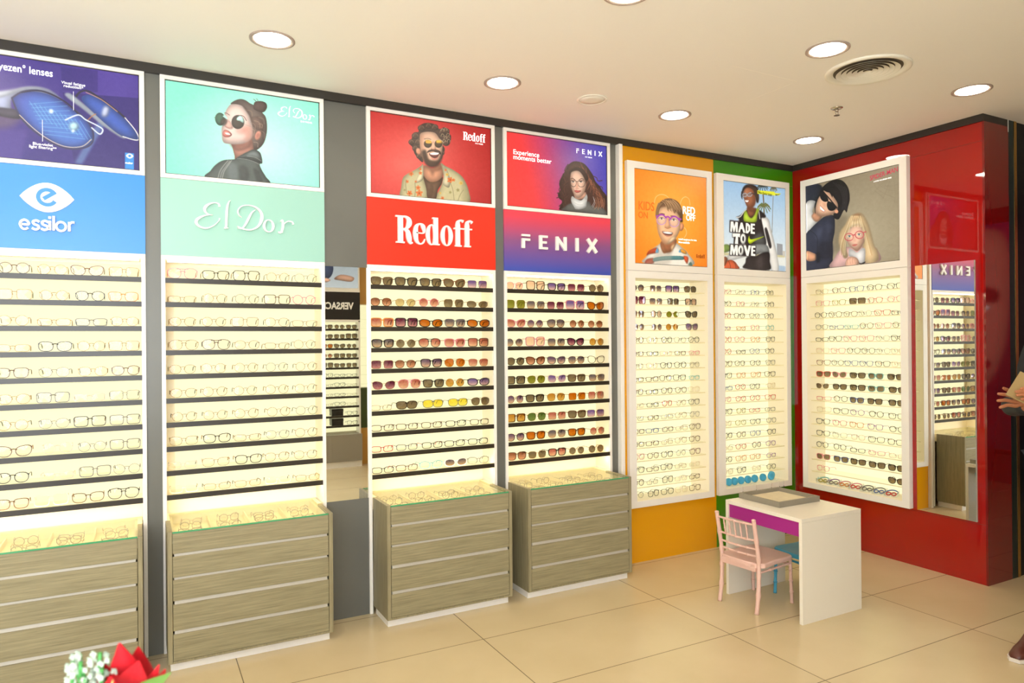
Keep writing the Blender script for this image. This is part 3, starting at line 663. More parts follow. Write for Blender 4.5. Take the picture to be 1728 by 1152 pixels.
ART_ORANGE='''S 255 226 170 5.1 0.8 261 345 281 284 337 248 412 247 475 282
S 255 226 170 5.1 0.8 616 335 643 272 695 239 747 262 760 322
S 255 226 170 5.1 0.8 652 574 691 592 706 642 670 695
P 238 228 208 3.8 1 131 998 150 924 200 862 318 786 369 763 547 753 649 807 727 864 785 993
P 196 76 40 3.8 1 150 914 182 863 293 822 311 871 193 897
P 166 60 40 3.8 1 131 998 156 953 248 938 242 993
P 110 172 168 2.6 1 248 938 354 913 507 899 655 898 661 933 506 944 354 958 248 973
P 100 160 190 2.6 1 270 873 299 822 314 874
P 100 160 190 2.6 1 591 853 617 819 629 854
P 226 150 50 3.8 1 623 819 688 835 701 870 629 854
P 214 84 44 3.8 1 661 893 727 904 713 976 674 937
P 80 110 96 3.8 1 726 986 766 953 785 995
P 176 160 140 17.9 0.45 131 998 242 919 343 834 481 857 494 896 442 994
P 198 128 84 3.8 1 346 755 374 872 443 864 494 846 559 762 547 712
P 154 92 58 12.8 0.7 356 754 444 779 495 776 494 851 418 865
P 250 204 150 7.7 0.7 547 763 507 845 494 856 482 797
P 122 84 56 3.8 1 284 511 283 433 311 361 387 300 475 277 565 294 616 335 648 403 653 483 620 526 322 469
P 230 150 104 3.8 1 666 578 656 600 640 615 622 620 607 613 599 596 599 574 609 552 625 536 643 531 658 538 667 555
P 244 190 142 3.8 1 290 511 310 440 348 387 449 369 551 401 608 456 620 536 613 607 573 681 508 745 444 779 381 768 332 706 302 629
P 206 140 96 17.9 0.6 290 511 322 489 332 666 432 770 369 763 308 648
P 214 150 108 17.9 0.3 423 461 486 456 549 531 523 583 446 599
P 150 108 72 5.1 1 298 392 361 317 450 284 539 291 616 335 654 443 602 447 563 410 537 432 500 375 449 399 424 351 361 347 323 409 291 471
S 206 166 118 7.7 0.8 361 312 411 342 436 400
S 112 76 48 7.7 0.8 371 307 423 341 448 411
S 184 140 96 7.7 0.8 382 302 434 340 461 422
S 206 166 118 7.7 0.8 392 297 445 339 474 397
S 112 76 48 7.7 0.8 402 308 457 338 487 408
S 184 140 96 7.7 0.8 412 303 468 337 499 419
S 206 166 118 7.7 0.8 422 298 480 336 512 394
S 112 76 48 7.7 0.8 432 294 491 335 525 405
S 184 140 96 7.7 0.8 442 305 503 334 538 416
S 206 166 118 7.7 0.8 452 300 514 333 551 391
S 112 76 48 7.7 0.8 462 295 526 332 564 402
S 184 140 96 7.7 0.8 473 290 537 331 576 413
S 206 166 118 7.7 0.8 483 301 549 330 589 387
S 112 76 48 7.7 0.8 493 296 561 329 602 398
S 184 140 96 7.7 0.8 503 291 572 328 615 409
S 206 166 118 7.7 0.8 514 286 584 327 628 384
S 190 150 104 7.7 0.8 311 341 298 392 287 472
S 100 70 46 7.7 0.8 321 340 303 391 291 471
S 190 150 104 7.7 0.8 331 339 308 391 295 471
S 100 70 46 7.7 0.8 341 338 313 390 298 471
S 190 150 104 7.7 0.8 351 338 318 390 302 471
S 100 70 46 7.7 0.8 361 337 323 390 306 470
S 190 150 104 7.7 0.8 371 336 328 389 310 470
S 100 70 46 7.7 0.8 381 335 333 389 313 470
S 110 74 50 10.2 1 322 464 360 451 400 455
S 110 74 50 10.2 1 486 468 537 464 576 479
P 250 236 224 2.6 1 392 503 387 509 374 513 358 515 342 513 330 509 327 504 332 498 344 494 360 493 377 494 388 498
P 70 48 36 2.6 1 374 503 372 508 367 513 359 515 352 514 346 510 344 505 346 499 352 495 359 493 367 494 372 497
S 70 44 30 5.1 1 322 507 359 490 397 501
P 250 236 224 2.6 1 560 505 554 510 542 514 525 516 509 515 497 511 493 505 498 500 511 495 528 494 544 495 556 499
P 70 48 36 2.6 1 542 504 540 509 534 514 526 516 519 515 513 511 511 506 513 500 519 496 527 494 534 495 540 498
S 70 44 30 5.1 1 488 508 527 491 565 502
P 250 224 226 2.6 0.25 419 513 411 540 387 560 356 570 325 565 302 548 294 523 303 496 326 476 357 466 388 471 411 488
S 206 150 196 9 1 419 513 414 535 398 553 375 566 349 570 324 565 305 552 295 533 296 511 307 491 326 475 351 467 377 467 400 477 415 493 419 514
S 170 70 170 16.6 1 294 503 332 468 382 464 420 493
P 250 224 226 2.6 0.25 603 521 594 549 568 571 533 581 499 576 474 558 465 532 474 504 500 482 534 472 569 477 594 495
S 206 150 196 9 1 603 521 597 544 580 564 554 577 526 581 498 576 477 562 466 542 467 520 479 498 500 482 528 473 557 473 582 483 598 500 603 522
S 170 70 170 16.6 1 465 512 509 474 560 470 604 501
S 176 70 172 17.9 1 412 487 448 477 473 489
S 170 70 170 20.5 1 595 488 627 491
S 170 70 170 12.8 1 282 477 303 485
P 232 168 122 10.2 0.7 428 500 460 498 472 557 478 587 440 601 402 592 415 551
S 180 110 74 6.4 1 402 594 440 605 485 590
P 130 50 42 3.8 1 364 644 420 643 509 645 496 671 445 681 395 672
P 255 250 240 2.6 1 376 646 439 641 507 647 484 664 427 666 389 659
S 196 110 90 7.7 0.8 376 664 433 692 496 678
P 255 222 176 10.2 0.7 496 696 560 691 508 745 444 761'''
ART_SPORT='''L 226 226 216 4.2 1 -12 825 981 793 993 1002 -2 1008
P 120 140 70 4.2 1 -1 738 81 733 106 790 14 824 -2 825
L 200 190 140 4.2 1 -2 825 981 798 988 829 -2 854
L 150 176 200 5.6 0.8 749 926 991 936 990 997 748 997
L 150 150 150 2.8 1 850 668 947 673 949 805 851 805
L 196 190 176 2.8 1 946 754 989 752 989 813 945 816
S 110 90 60 19.6 1 626 70 635 169 644 329
S 120 104 80 8.4 1 804 13 790 196 771 541
S 88 110 56 12.6 1 638 239 694 227 751 264
S 52 60 50 11.2 0.9 620 5 668 1 710 20
S 96 90 60 9.8 0.8 804 13 838 9 861 28
S 120 110 60 12.6 1 638 239 687 242 735 291
S 52 60 50 11.2 0.9 620 5 661 11 698 38
S 96 90 60 9.8 0.8 804 13 834 19 853 40
S 88 110 56 12.6 1 638 239 666 255 694 312
S 52 60 50 11.2 0.9 620 5 644 20 665 54
S 96 90 60 9.8 0.8 804 13 821 27 832 51
S 120 110 60 12.6 1 638 239 638 261 638 324
S 52 60 50 11.2 0.9 620 5 620 25 620 63
S 96 90 60 9.8 0.8 804 13 804 31 804 57
S 88 110 56 12.6 1 638 239 610 260 582 322
S 52 60 50 11.2 0.9 620 5 596 25 575 62
S 96 90 60 9.8 0.8 804 13 787 30 775 57
S 120 110 60 12.6 1 638 239 590 251 541 307
S 52 60 50 11.2 0.9 620 5 579 20 543 53
S 96 90 60 9.8 0.8 804 13 774 25 754 50
S 88 110 56 12.6 1 638 239 582 237 526 284
S 52 60 50 11.2 0.9 620 5 572 10 530 38
S 96 90 60 9.8 0.8 804 13 770 16 746 39
S 120 110 60 12.6 1 638 239 589 221 539 258
S 52 60 50 11.2 0.9 620 5 578 0 541 20
S 96 90 60 9.8 0.8 804 13 774 7 754 26
S 88 110 56 12.6 1 638 239 609 208 579 236
S 52 60 50 11.2 0.9 620 5 595 -9 573 4
S 96 90 60 9.8 0.8 804 13 786 -1 774 15
S 120 110 60 12.6 1 638 239 637 201 634 224
S 52 60 50 11.2 0.9 620 5 619 -14 617 -5
S 96 90 60 9.8 0.8 804 13 803 -5 802 9
S 88 110 56 12.6 1 638 239 665 202 691 225
S 52 60 50 11.2 0.9 620 5 642 -15 662 -6
S 96 90 60 9.8 0.8 804 13 820 -5 831 9
S 120 110 60 12.6 1 638 239 686 211 733 239
S 52 60 50 11.2 0.9 620 5 660 -9 696 3
S 96 90 60 9.8 0.8 804 13 833 0 852 15
P 244 238 226 4.2 1 39 920 66 841 173 767 224 441 244 410 504 370 700 375 755 502 810 660 851 800 877 992 762 996 721 867 694 788 470 820 225 881
P 218 212 200 19.6 0.5 736 806 837 780 863 982 777 991
P 44 36 34 4.2 1 191 406 258 379 354 303 381 310 532 288 574 295 644 329 672 357 650 377 601 383 607 432 641 550 667 699 512 818 375 785 309 631 243 479 237 420
P 92 92 88 11.2 0.8 445 642 515 578 585 554 640 600 667 699 527 717
P 148 148 142 5.6 1 389 725 513 698 681 698 723 776 694 813 582 794 429 857 374 825
S 225 220 210 9.8 1 354 305 313 336 258 394 197 408
S 225 220 210 9.8 1 553 291 562 336 573 395
P 196 222 60 4.2 1 315 355 354 318 421 396 476 362 519 279 563 288 532 358 503 440 325 448
P 146 88 58 4.2 1 368 272 477 273 516 280 483 352 424 388 380 360
P 100 58 38 11.2 0.7 381 281 477 283 491 321 408 318
P 164 100 66 4.2 1 313 99 343 47 425 29 480 64 507 141 499 221 450 275 388 280 354 253 328 197 304 149
P 120 68 44 16.8 0.7 438 107 507 121 499 221 450 275 409 274 464 204
P 196 136 96 16.8 0.6 330 68 384 58 383 103 329 118
P 46 34 30 4.2 1 282 122 309 50 371 10 467 3 536 29 549 67 562 146 547 207 520 200 507 141 493 92 453 56 398 42 343 57 309 105 290 180
S 96 70 50 8.4 0.8 385 18 466 55 479 114
S 40 30 26 8.4 0.8 400 21 476 63 488 123
S 96 70 50 8.4 0.8 415 23 485 71 496 132
S 40 30 26 8.4 0.8 430 26 495 79 504 141
S 96 70 50 8.4 0.8 445 28 505 87 512 150
S 40 30 26 8.4 0.8 460 31 514 95 520 160
S 96 70 50 8.4 0.8 475 33 524 103 528 169
S 40 30 26 8.4 0.8 490 36 533 112 537 178
S 96 70 50 8.4 0.8 505 39 543 120 545 187
S 60 44 36 9.8 1 282 102 277 152 290 185
S 170 176 180 8.4 1 299 130 343 114 367 129 349 153 308 154 299 130
S 170 176 180 8.4 1 372 125 425 99 449 116 431 140 383 144 372 125
S 60 50 50 9.8 1 438 107 500 112
P 110 120 130 4.2 0.6 434 120 430 128 419 135 404 138 388 138 378 133 374 125 378 117 389 110 404 107 419 107 430 112
P 110 120 130 4.2 0.6 356 133 352 140 343 146 331 149 319 148 310 144 307 137 310 130 319 124 332 121 344 122 353 126
P 250 240 230 2.8 1 328 201 362 195 399 196 385 213 348 218
S 120 60 44 5.6 1 325 199 366 223 403 196
S 110 62 42 7 1 339 168 358 176 376 169
P 58 50 48 4.2 1 656 494 684 497 725 585 759 694 752 729 723 726 682 628 652 529
P 48 40 38 4.2 1 360 855 498 838 610 792 722 786 728 887 717 993 311 990 332 925
P 82 72 68 19.6 0.6 511 877 609 833 607 973 524 976
P 206 92 52 2.8 1 -1 1004 12 940 78 903 158 914 210 960 226 997
S 60 40 32 5.6 1 65 909 91 956 97 1000
S 60 40 32 5.6 1 144 919 177 952 183 997
P 130 78 52 4.2 1 0 878 33 871 55 899 32 939 12 969 -1 970
L 40 32 32 4.2 1 91 446 503 450 494 585 85 587
L 40 32 32 4.2 1 129 589 371 578 369 706 147 724 154 641 128 643
L 40 32 32 4.2 1 87 718 506 713 498 843 82 854
L 250 246 232 1.7 1 98 578 108 459 147 458 163 514 182 459 219 461 215 578 186 578 187 512 165 578 149 579 131 516 125 579
L 250 246 232 1.7 1 221 578 264 462 291 460 337 578 303 578 286 534 263 538 250 578
L 250 246 232 1.7 1 345 461 379 461 414 486 413 545 377 579 341 578
L 40 32 32 1.7 1 368 489 384 503 383 543 365 554
L 250 246 232 1.7 1 423 461 491 461 490 483 453 483 452 508 485 508 485 527 452 527 450 555 489 556 489 580 420 580
L 250 246 232 1.7 1 135 595 255 590 248 635 220 627 220 713 168 713 185 629 137 637
P 250 246 232 2.1 1 347 645 340 676 323 699 300 709 277 702 260 680 255 650 261 620 278 596 301 586 324 593 341 614
P 40 32 32 2.1 1 315 647 313 662 308 674 300 679 293 675 287 664 286 648 288 633 293 621 301 616 308 620 314 631
L 250 246 232 1.7 1 92 844 104 727 141 726 157 782 176 726 213 725 215 845 183 844 181 786 161 843 145 844 125 787 121 844
P 250 246 232 2.1 1 307 781 300 812 283 835 260 844 238 837 221 816 215 786 222 755 239 732 262 723 285 729 301 751
P 40 32 32 2.1 1 275 783 272 799 267 812 261 817 254 813 249 801 248 784 250 767 255 755 261 750 268 754 273 766
L 250 246 232 1.7 1 305 722 342 721 367 786 387 720 422 720 382 842 350 842
L 250 246 232 1.7 1 428 721 496 719 495 743 458 743 457 767 490 767 490 787 457 787 455 813 494 814 492 838 423 838
P 214 232 40 2.8 1 398 606 377 647 383 686 417 699 486 665 647 595 500 631 431 645 407 637
L 226 226 50 2.8 1 535 61 818 52 825 67 930 64 889 91 817 98 535 103
L 40 32 32 2.1 1 832 81 839 97 875 87 926 68 858 83'''
ART_KIDS='''P 110 98 76 20 0.6 326 482 395 426 483 453 438 592 391 812 323 803
P 36 38 50 4.4 1 -1 3 70 -14 167 14 202 75 166 137 117 209 1 209
P 228 224 214 3.3 1 -1 208 117 203 79 319 151 427 78 508 -4 578
P 44 46 62 3.3 1 -4 590 53 516 151 439 234 396 327 413 336 575 312 709 311 870 275 992 2 997 0 878
P 30 30 42 13.3 0.7 160 698 266 702 312 755 299 868 194 901 123 846
P 72 76 96 17.8 0.6 126 540 197 529 185 620 113 656
P 66 70 88 13.3 0.5 233 488 291 499 291 568 244 606
S 24 24 34 7.8 0.7 41 526 125 611 136 730 135 847
P 196 140 104 4.4 1 67 364 116 326 187 387 151 439 103 430
P 28 24 26 3.3 1 166 114 202 52 284 7 376 6 443 50 492 140 504 255 484 341 467 400 440 366 383 458 326 430 327 367 367 318 362 260 306 167 237 94 213 124 129 223 115 350 104 242 141 155
P 232 182 146 3.3 1 153 170 225 92 283 128 362 260 373 319 350 372 281 393 175 387 128 352 114 302 129 235
P 200 140 104 11.1 0.7 116 303 163 359 281 381 350 372 281 399 175 390 130 359
P 226 160 122 3.3 1 377 371 374 381 367 387 356 388 346 383 339 374 336 363 339 353 347 347 357 347 367 351 374 360
P 30 26 28 3.3 1 219 91 272 68 352 86 419 169 418 271 379 320 374 251 340 198 317 170 311 197 283 139 248 120
S 60 54 56 5.6 0.8 319 21 397 130 430 251 418 362
S 20 18 20 5.6 0.8 335 32 406 132 435 252 423 363
S 60 54 56 5.6 0.8 351 42 415 134 441 253 429 364
S 20 18 20 5.6 0.8 366 53 424 136 447 254 434 365
S 60 54 56 5.6 0.8 382 63 433 138 452 256 440 366
S 20 18 20 5.6 0.8 398 74 442 140 458 257 445 367
S 60 54 56 5.6 0.8 414 84 451 142 463 258 451 368
S 20 18 20 5.6 0.8 429 95 460 144 469 259 457 369
S 60 54 56 5.6 0.8 445 105 469 146 474 260 462 371
S 20 18 20 5.6 0.8 460 115 477 148 480 261 468 372
P 18 16 20 2.2 1 172 92 219 125 268 217 230 230 189 200 169 149
P 18 16 20 2.2 1 271 231 328 275 352 326 316 351 270 333 249 283 253 243
S 18 16 20 13.3 1 190 84 282 209 362 328
P 250 244 236 2.2 1 174 265 194 292 223 324 217 339 182 316 170 290
S 180 80 70 4.4 1 171 261 202 299 225 330 211 342 176 312
P 214 150 116 6.7 0.6 206 227 238 257 229 290 206 262
P 222 160 120 3.3 1 4 771 75 798 125 834 120 881 74 898 6 878
P 26 26 36 6.7 1 117 810 153 814 158 909 122 916
P 222 176 168 3.3 1 281 993 322 906 380 822 447 786 715 813 786 866 807 988 565 992
P 222 190 140 4.4 1 455 527 494 455 549 432 613 431 655 474 696 569 726 684 756 819 786 866 790 980 651 985 631 845 653 694 570 547 482 622 458 776 479 892 435 908 402 813 375 718 393 607
P 236 190 160 3.3 1 460 641 504 581 570 536 633 569 659 651 658 739 621 810 578 849 535 820 491 770 464 709
P 208 156 124 11.1 0.5 611 731 653 716 610 820 567 853 524 819 567 814
P 240 234 226 3.3 1 491 814 535 832 577 865 631 823 662 849 651 985 598 990 545 911 490 893
P 232 204 158 4.4 1 460 641 483 543 549 488 613 500 665 608 669 675 612 577 580 560 504 581
P 150 98 60 8.9 0.7 527 484 554 439 613 450 602 498 554 522
S 244 222 176 6.7 0.7 516 448 471 575 409 723 390 869
S 196 156 104 6.7 0.7 522 449 481 577 424 726 408 871
S 232 204 150 6.7 0.7 527 450 491 578 440 728 426 873
S 244 222 176 6.7 0.7 533 451 501 580 455 730 444 876
S 196 156 104 6.7 0.7 545 454 518 516 504 569
S 232 204 150 6.7 0.7 549 454 527 517 515 571
S 244 222 176 6.7 0.7 553 455 535 519 526 573
S 196 156 104 6.7 0.7 557 456 544 520 537 575
S 232 204 150 6.7 0.7 562 457 553 522 548 577
S 244 222 176 6.7 0.7 566 458 561 524 559 579
S 196 156 104 6.7 0.7 570 458 570 525 569 581
S 232 204 150 6.7 0.7 575 459 578 527 580 582
S 244 222 176 6.7 0.7 579 460 587 528 591 584
S 196 156 104 6.7 0.7 583 461 595 530 601 586
S 232 204 150 6.7 0.7 588 462 604 531 612 588
S 244 222 176 6.7 0.7 592 462 613 533 623 590
S 196 156 104 6.7 0.7 596 463 621 534 633 592
S 232 204 150 6.7 0.7 608 465 636 603 666 762 695 908
S 244 222 176 6.7 0.7 613 466 646 605 681 764 712 911
S 196 156 104 6.7 0.7 618 467 655 606 696 766 729 913
P 240 232 224 2.2 1 517 672 515 677 508 681 498 683 488 681 480 677 476 671 478 666 485 662 495 660 506 662 514 666
P 84 110 104 2.2 1 508 673 506 679 502 682 497 683 491 680 487 676 486 670 487 664 491 661 497 660 502 663 506 667
S 120 80 60 3.3 1 475 668 497 659 519 670
P 240 232 224 2.2 1 619 668 617 673 610 677 600 679 590 677 582 673 578 667 580 662 587 658 597 656 607 658 615 662
P 84 110 104 2.2 1 609 669 608 675 604 678 598 679 593 676 589 672 588 666 589 661 593 657 599 657 604 659 608 664
S 120 80 60 3.3 1 577 664 599 655 620 667
S 196 76 84 8.9 1 538 687 534 703 523 715 506 720 487 719 469 711 454 698 447 681 447 664 455 650 470 641 488 639 507 644 524 655 535 671 538 688
S 196 76 84 8.9 1 647 680 643 695 632 707 616 713 597 712 580 704 566 690 559 674 559 657 567 643 581 634 599 632 617 637 633 648 644 664 647 680
S 196 76 84 11.1 1 534 666 560 663
S 196 76 84 10 1 643 654 670 650
P 222 168 140 5.6 0.7 536 687 555 690 566 731 552 740 530 728
P 196 110 96 3.3 1 524 772 555 768 584 774 559 790 535 787
P 230 178 148 3.3 1 451 995 459 934 501 900 566 919 593 962 587 994 522 1003
S 190 130 104 4.4 0.7 479 908 470 935 476 976
S 190 130 104 4.4 0.7 507 912 498 939 504 979
S 190 130 104 4.4 0.7 534 915 525 942 531 982
S 190 130 104 4.4 0.7 561 919 552 945 558 985
P 44 40 40 2.2 1 592 978 619 987 661 975 651 996 608 997
S 126 114 90 2.8 0.8 751 248 823 172 893 146
S 126 114 90 2.8 0.8 847 322 882 239 913 150
S 126 114 90 2.8 0.8 954 393 965 289 952 160
S 126 114 90 2.8 0.8 711 124 783 130
S 126 114 90 2.8 0.8 762 136 782 200 862 277 911 309 965 347
S 126 114 90 2.8 0.8 793 138 823 185 892 241 970 269
S 126 114 90 2.8 0.8 863 192 922 208 980 208
S 126 114 90 2.8 0.8 756 211 852 323'''
ART_LENS='''L 76 58 142 2.1 0.6 273 330 565 311 586 31 274 27
L 58 42 120 2.1 0.7 576 34 771 17 770 237 585 266
L 52 38 112 2.1 0.8 585 286 998 239 995 1018 643 1001
L 86 66 150 10.3 0.7 234 737 405 699 366 1014 233 1010
P 112 92 110 16.5 0.7 216 534 329 525 377 590 310 701 216 703
L 120 160 200 6.2 0.6 769 538 811 548 684 984 643 981
P 190 196 226 3.1 1 217 402 330 334 388 284 465 263 525 282 584 365 505 327 407 337 330 410 319 565 216 515
P 236 240 250 5.2 0.9 217 392 349 310 436 271 485 277 387 309 292 401 217 449
P 84 78 96 3.1 1 216 524 339 513 375 552 358 604 216 581
P 72 92 182 2.1 1 331 410 378 344 465 314 554 353 645 458 706 532 739 644 732 756 685 815 603 828 513 772 415 658 358 537
P 96 150 216 26.8 0.6 416 407 524 380 686 577 706 751 563 781 435 596
S 140 220 240 2.6 0.65 416 417 479 585
S 140 220 240 2.6 0.6 416 446 595 372
S 140 220 240 2.6 0.65 441 430 505 601
S 140 220 240 2.6 0.6 426 480 608 416
S 140 220 240 2.6 0.65 467 443 530 616
S 140 220 240 2.6 0.6 435 515 621 460
S 140 220 240 2.6 0.65 492 456 556 632
S 140 220 240 2.6 0.6 445 549 634 504
S 140 220 240 2.6 0.65 518 469 582 647
S 140 220 240 2.6 0.6 454 583 647 548
S 140 220 240 2.6 0.65 544 482 609 663
S 140 220 240 2.6 0.6 464 618 660 593
S 140 220 240 2.6 0.65 570 496 635 679
S 140 220 240 2.6 0.6 474 652 673 637
S 140 220 240 2.6 0.65 596 509 662 695
S 140 220 240 2.6 0.6 484 687 686 682
S 140 220 240 2.6 0.65 622 522 688 711
S 140 220 240 2.6 0.6 493 722 699 727
S 140 220 240 2.6 0.65 649 536 715 727
S 140 220 240 2.6 0.65 675 549 742 743
P 240 255 255 4.1 1 537 486 535 497 531 506 526 510 520 509 516 502 515 491 516 480 521 471 526 467 531 469 535 476
P 210 250 250 5.2 0.9 667 605 664 627 655 645 642 654 630 651 621 637 618 616 621 593 630 576 643 567 655 570 664 584
P 240 255 255 3.1 1 646 657 645 665 642 671 638 674 634 673 631 668 630 660 631 652 634 646 638 643 642 644 645 649
S 60 56 90 9.3 1 330 407 387 327 475 299 564 346 655 455 722 559 745 663 735 765 685 823 603 839 513 788 415 670 360 548 330 407
S 230 214 190 4.1 1 367 564 444 690 523 780 603 824 685 803 733 725
S 40 34 60 6.2 1 378 341 475 303 595 372 665 482
P 214 224 240 3.1 1 595 303 625 287 697 376 759 460 832 553 918 656 896 671 790 563 696 435 625 354
P 70 100 190 2.1 1 687 299 739 275 812 337 886 430 951 536 992 650 972 675 896 650 811 548 738 435 692 357
S 50 44 62 11.3 1 656 307 677 258 718 239 791 302 876 402 919 462
S 210 160 130 4.1 1 708 254 791 308 876 408
S 240 236 230 6.2 1 919 462 973 572 996 659 972 679 907 658
S 226 234 246 8.2 1 599 557 665 492 706 532 769 578 796 612 779 660 737 605
S 190 130 80 5.2 1 717 530 743 480 759 460
P 232 232 240 5.2 0.8 790 432 806 368 833 382 822 465 795 481
L 60 150 225 1 1 917 819 967 819 966 991 916 987
P 255 255 255 1 1 922 852 943 824 964 848 943 877
P 60 150 225 1 1 951 849 950 856 947 862 943 864 939 863 936 859 935 852 936 844 939 839 943 836 947 837 950 842'''

# ------------------------------------------------------------------ materials
WHITE = material('white_lacquer', rgb(244, 240, 234), 0.35)
GREY = noisy(material('grey_laminate', rgb(104, 104, 98), 0.35), 3, 0.06)
BLACKBAND = material('dark_fascia', rgb(46, 42, 38), 0.4)
STRIP = material('charcoal_shelf_edge', rgb(46, 39, 31), 0.34)
CASEIN = material('case_interior_white', rgb(252, 242, 222), 0.5)
YELLOW = material('gloss_yellow_glass', rgb(226, 158, 10), 0.02, coat=0.3, spec=0.4)
GREEN = material('gloss_green_glass', rgb(62, 136, 8), 0.02, coat=0.3, spec=0.4)
RED = material('gloss_red_glass', rgb(160, 14, 10), 0.012, coat=0.4, spec=0.5)
DKRED = material('gloss_dark_red_glass', rgb(120, 8, 10), 0.04, coat=0.5, spec=0.6)
TEAL = material('dark_teal_panel', rgb(18, 40, 42), 0.3, spec=0.3)
GOLD = material('brushed_gold', rgb(200, 160, 90), 0.25, metal=1.0)
BLACKG = material('black_glass', rgb(10, 12, 14), 0.05, coat=0.5)
WALLP = material('cream_wall_paint', rgb(214, 206, 190), 0.7)
WTEXT = material('white_sign_acrylic', rgb(250, 248, 244), 0.4)
MIRROR = material('mirror_silver', (0.86, 0.88, 0.86, 1), 0.0, metal=1.0)
STEEL = material('polished_steel', rgb(200, 196, 190), 0.2, metal=1.0)
ALU = material('pale_metal_channel', rgb(186, 180, 168), 0.4)
GEDGE = material('green_glass_edge', rgb(70, 160, 110), 0.2, emit=rgb(60, 150, 96), estr=0.0)
GLASS = clear_mat('clear_glass_sheet', (0.97, 0.99, 0.97, 1), gloss=0.1, mult=0.4)
ACRYL = clear_mat('clear_shelf_glass', (0.975, 0.975, 0.94, 1), gloss=0.02, mult=0.06)
SHEDGE = material('shelf_glass_edge', rgb(236, 222, 180), 0.3)
BLUE_S = material('blue_sign_panel', rgb(52, 138, 228), 0.3)
MINT_S = material('mint_sign_panel', rgb(154, 202, 189), 0.35)
RED_S = material('red_sign_panel', rgb(236, 48, 24), 0.35)
FILM = poster_material()
LEDM = material('led_strip', rgb(255, 240, 200), 0.5, emit=(1.0, 0.82, 0.50, 1), estr=9.0)
LEDB = material('led_strip_low', rgb(255, 240, 200), 0.5, emit=(1.0, 0.80, 0.44, 1), estr=28.0)
def lit_panel(name, col, strength):
    m = material(name, rgb(120, 112, 92), 0.6, spec=0.2, emit=col, estr=strength); return m
LIT = lit_panel('backlit_display_panel', (1.0, 0.945, 0.57, 1), 1.02)
LITK = lit_panel('backlit_display_panel_kids', (1.0, 0.93, 0.57, 1), 1.05)
def wood(name, c1, c2, axis):
    m = material(name, c1, 0.5); nt = m.node_tree; b = nt.nodes['Principled BSDF']
    tc = nt.nodes.new('ShaderNodeTexCoord'); mp = nt.nodes.new('ShaderNodeMapping'); mp.inputs['Scale'].default_value = (2.5, 60, 60) if axis == 'X' else (60, 60, 2.5)
    n = nt.nodes.new('ShaderNodeTexNoise'); n.inputs['Scale'].default_value = 2.2; n.inputs['Detail'].default_value = 5; n.inputs['Roughness'].default_value = 0.65
    r = nt.nodes.new('ShaderNodeValToRGB'); r.color_ramp.elements[0].position = 0.32; r.color_ramp.elements[1].position = 0.66
    r.color_ramp.elements[0].color = c1; r.color_ramp.elements[1].color = c2
    nt.links.new(tc.outputs['Object'], mp.inputs[0]); nt.links.new(mp.outputs[0], n.inputs[0]); nt.links.new(n.outputs[0], r.inputs[0]); nt.links.new(r.outputs[0], b.inputs['Base Color'])
    return m
WOODH = wood('grey_oak_fronts', rgb(128, 120, 92), rgb(158, 148, 116), 'X')
WOODV = wood('grey_oak_sides', rgb(128, 119, 92), rgb(156, 146, 114), 'Z')
def tile_material():
    m = material('beige_floor_tile', rgb(216, 198, 160), 0.22); nt = m.node_tree; b = nt.nodes['Principled BSDF']
    tc = nt.nodes.new('ShaderNodeTexCoord'); mp = nt.nodes.new('ShaderNodeMapping'); mp.inputs['Location'].default_value = (0.745 + 1.13 * 4, 1.725 + 0.5625 * 8, 0)
    br = nt.nodes.new('ShaderNodeTexBrick'); br.offset = 0.0; br.inputs['Scale'].default_value = 1.0
    br.inputs['Brick Width'].default_value = 1.13; br.inputs['Row Height'].default_value = 0.5625; br.inputs['Mortar Size'].default_value = 0.0022
    br.inputs['Mortar Smooth'].default_value = 0.0; br.inputs['Bias'].default_value = 0.0
    br.inputs['Color1'].default_value = rgb(211, 191, 152); br.inputs['Color2'].default_value = rgb(216, 197, 158); br.inputs['Mortar'].default_value = rgb(120, 106, 82)
    n = nt.nodes.new('ShaderNodeTexNoise'); n.inputs['Scale'].default_value = 2.2; n.inputs['Detail'].default_value = 4
    mx = nt.nodes.new('ShaderNodeMix'); mx.data_type = 'RGBA'; mx.blend_type = 'MULTIPLY'; mx.inputs[7].default_value = (0.86, 0.84, 0.8, 1)
    mr = nt.nodes.new('ShaderNodeMapRange'); mr.inputs[1].default_value = 0.35; mr.inputs[2].default_value = 0.75; mr.inputs[4].default_value = 0.6
    nt.links.new(tc.outputs['Object'], mp.inputs[0]); nt.links.new(mp.outputs[0], br.inputs[0]); nt.links.new(tc.outputs['Object'], n.inputs[0])
    nt.links.new(n.outputs[0], mr.inputs[0]); nt.links.new(mr.outputs[0], mx.inputs[0]); nt.links.new(br.outputs[0], mx.inputs[6]); nt.links.new(mx.outputs[2], b.inputs['Base Color'])
    return m
TILE = tile_material()

# ------------------------------------------------------------------ room shell
def struct(name, mb, m, **k):
    return tag(mb.build(name, m, **k), kind='structure')
XL, XR, YF = -7.2, 3.4, -4.86
struct('floor', MB().box(XL, XR, YF - 0.1, 0.4, -0.1, 0), TILE)
struct('ceiling', MB().box(XL, XR, YF - 0.1, 0.4, CEIL, CEIL + 0.1), material('ceiling_paint', rgb(248, 244, 238), 0.8))
struct('wall_back', MB().box(XL, 0.3, 0.19, 0.4, 0, CEIL), WALLP)
struct('wall_left', MB().box(XL - 0.1, XL, YF, 0.4, 0, CEIL), WALLP)
struct('wall_right', MB().box(XR, XR + 0.1, YF, 0.4, 0, CEIL), material('dark_end_wall', rgb(60, 40, 44), 0.3))
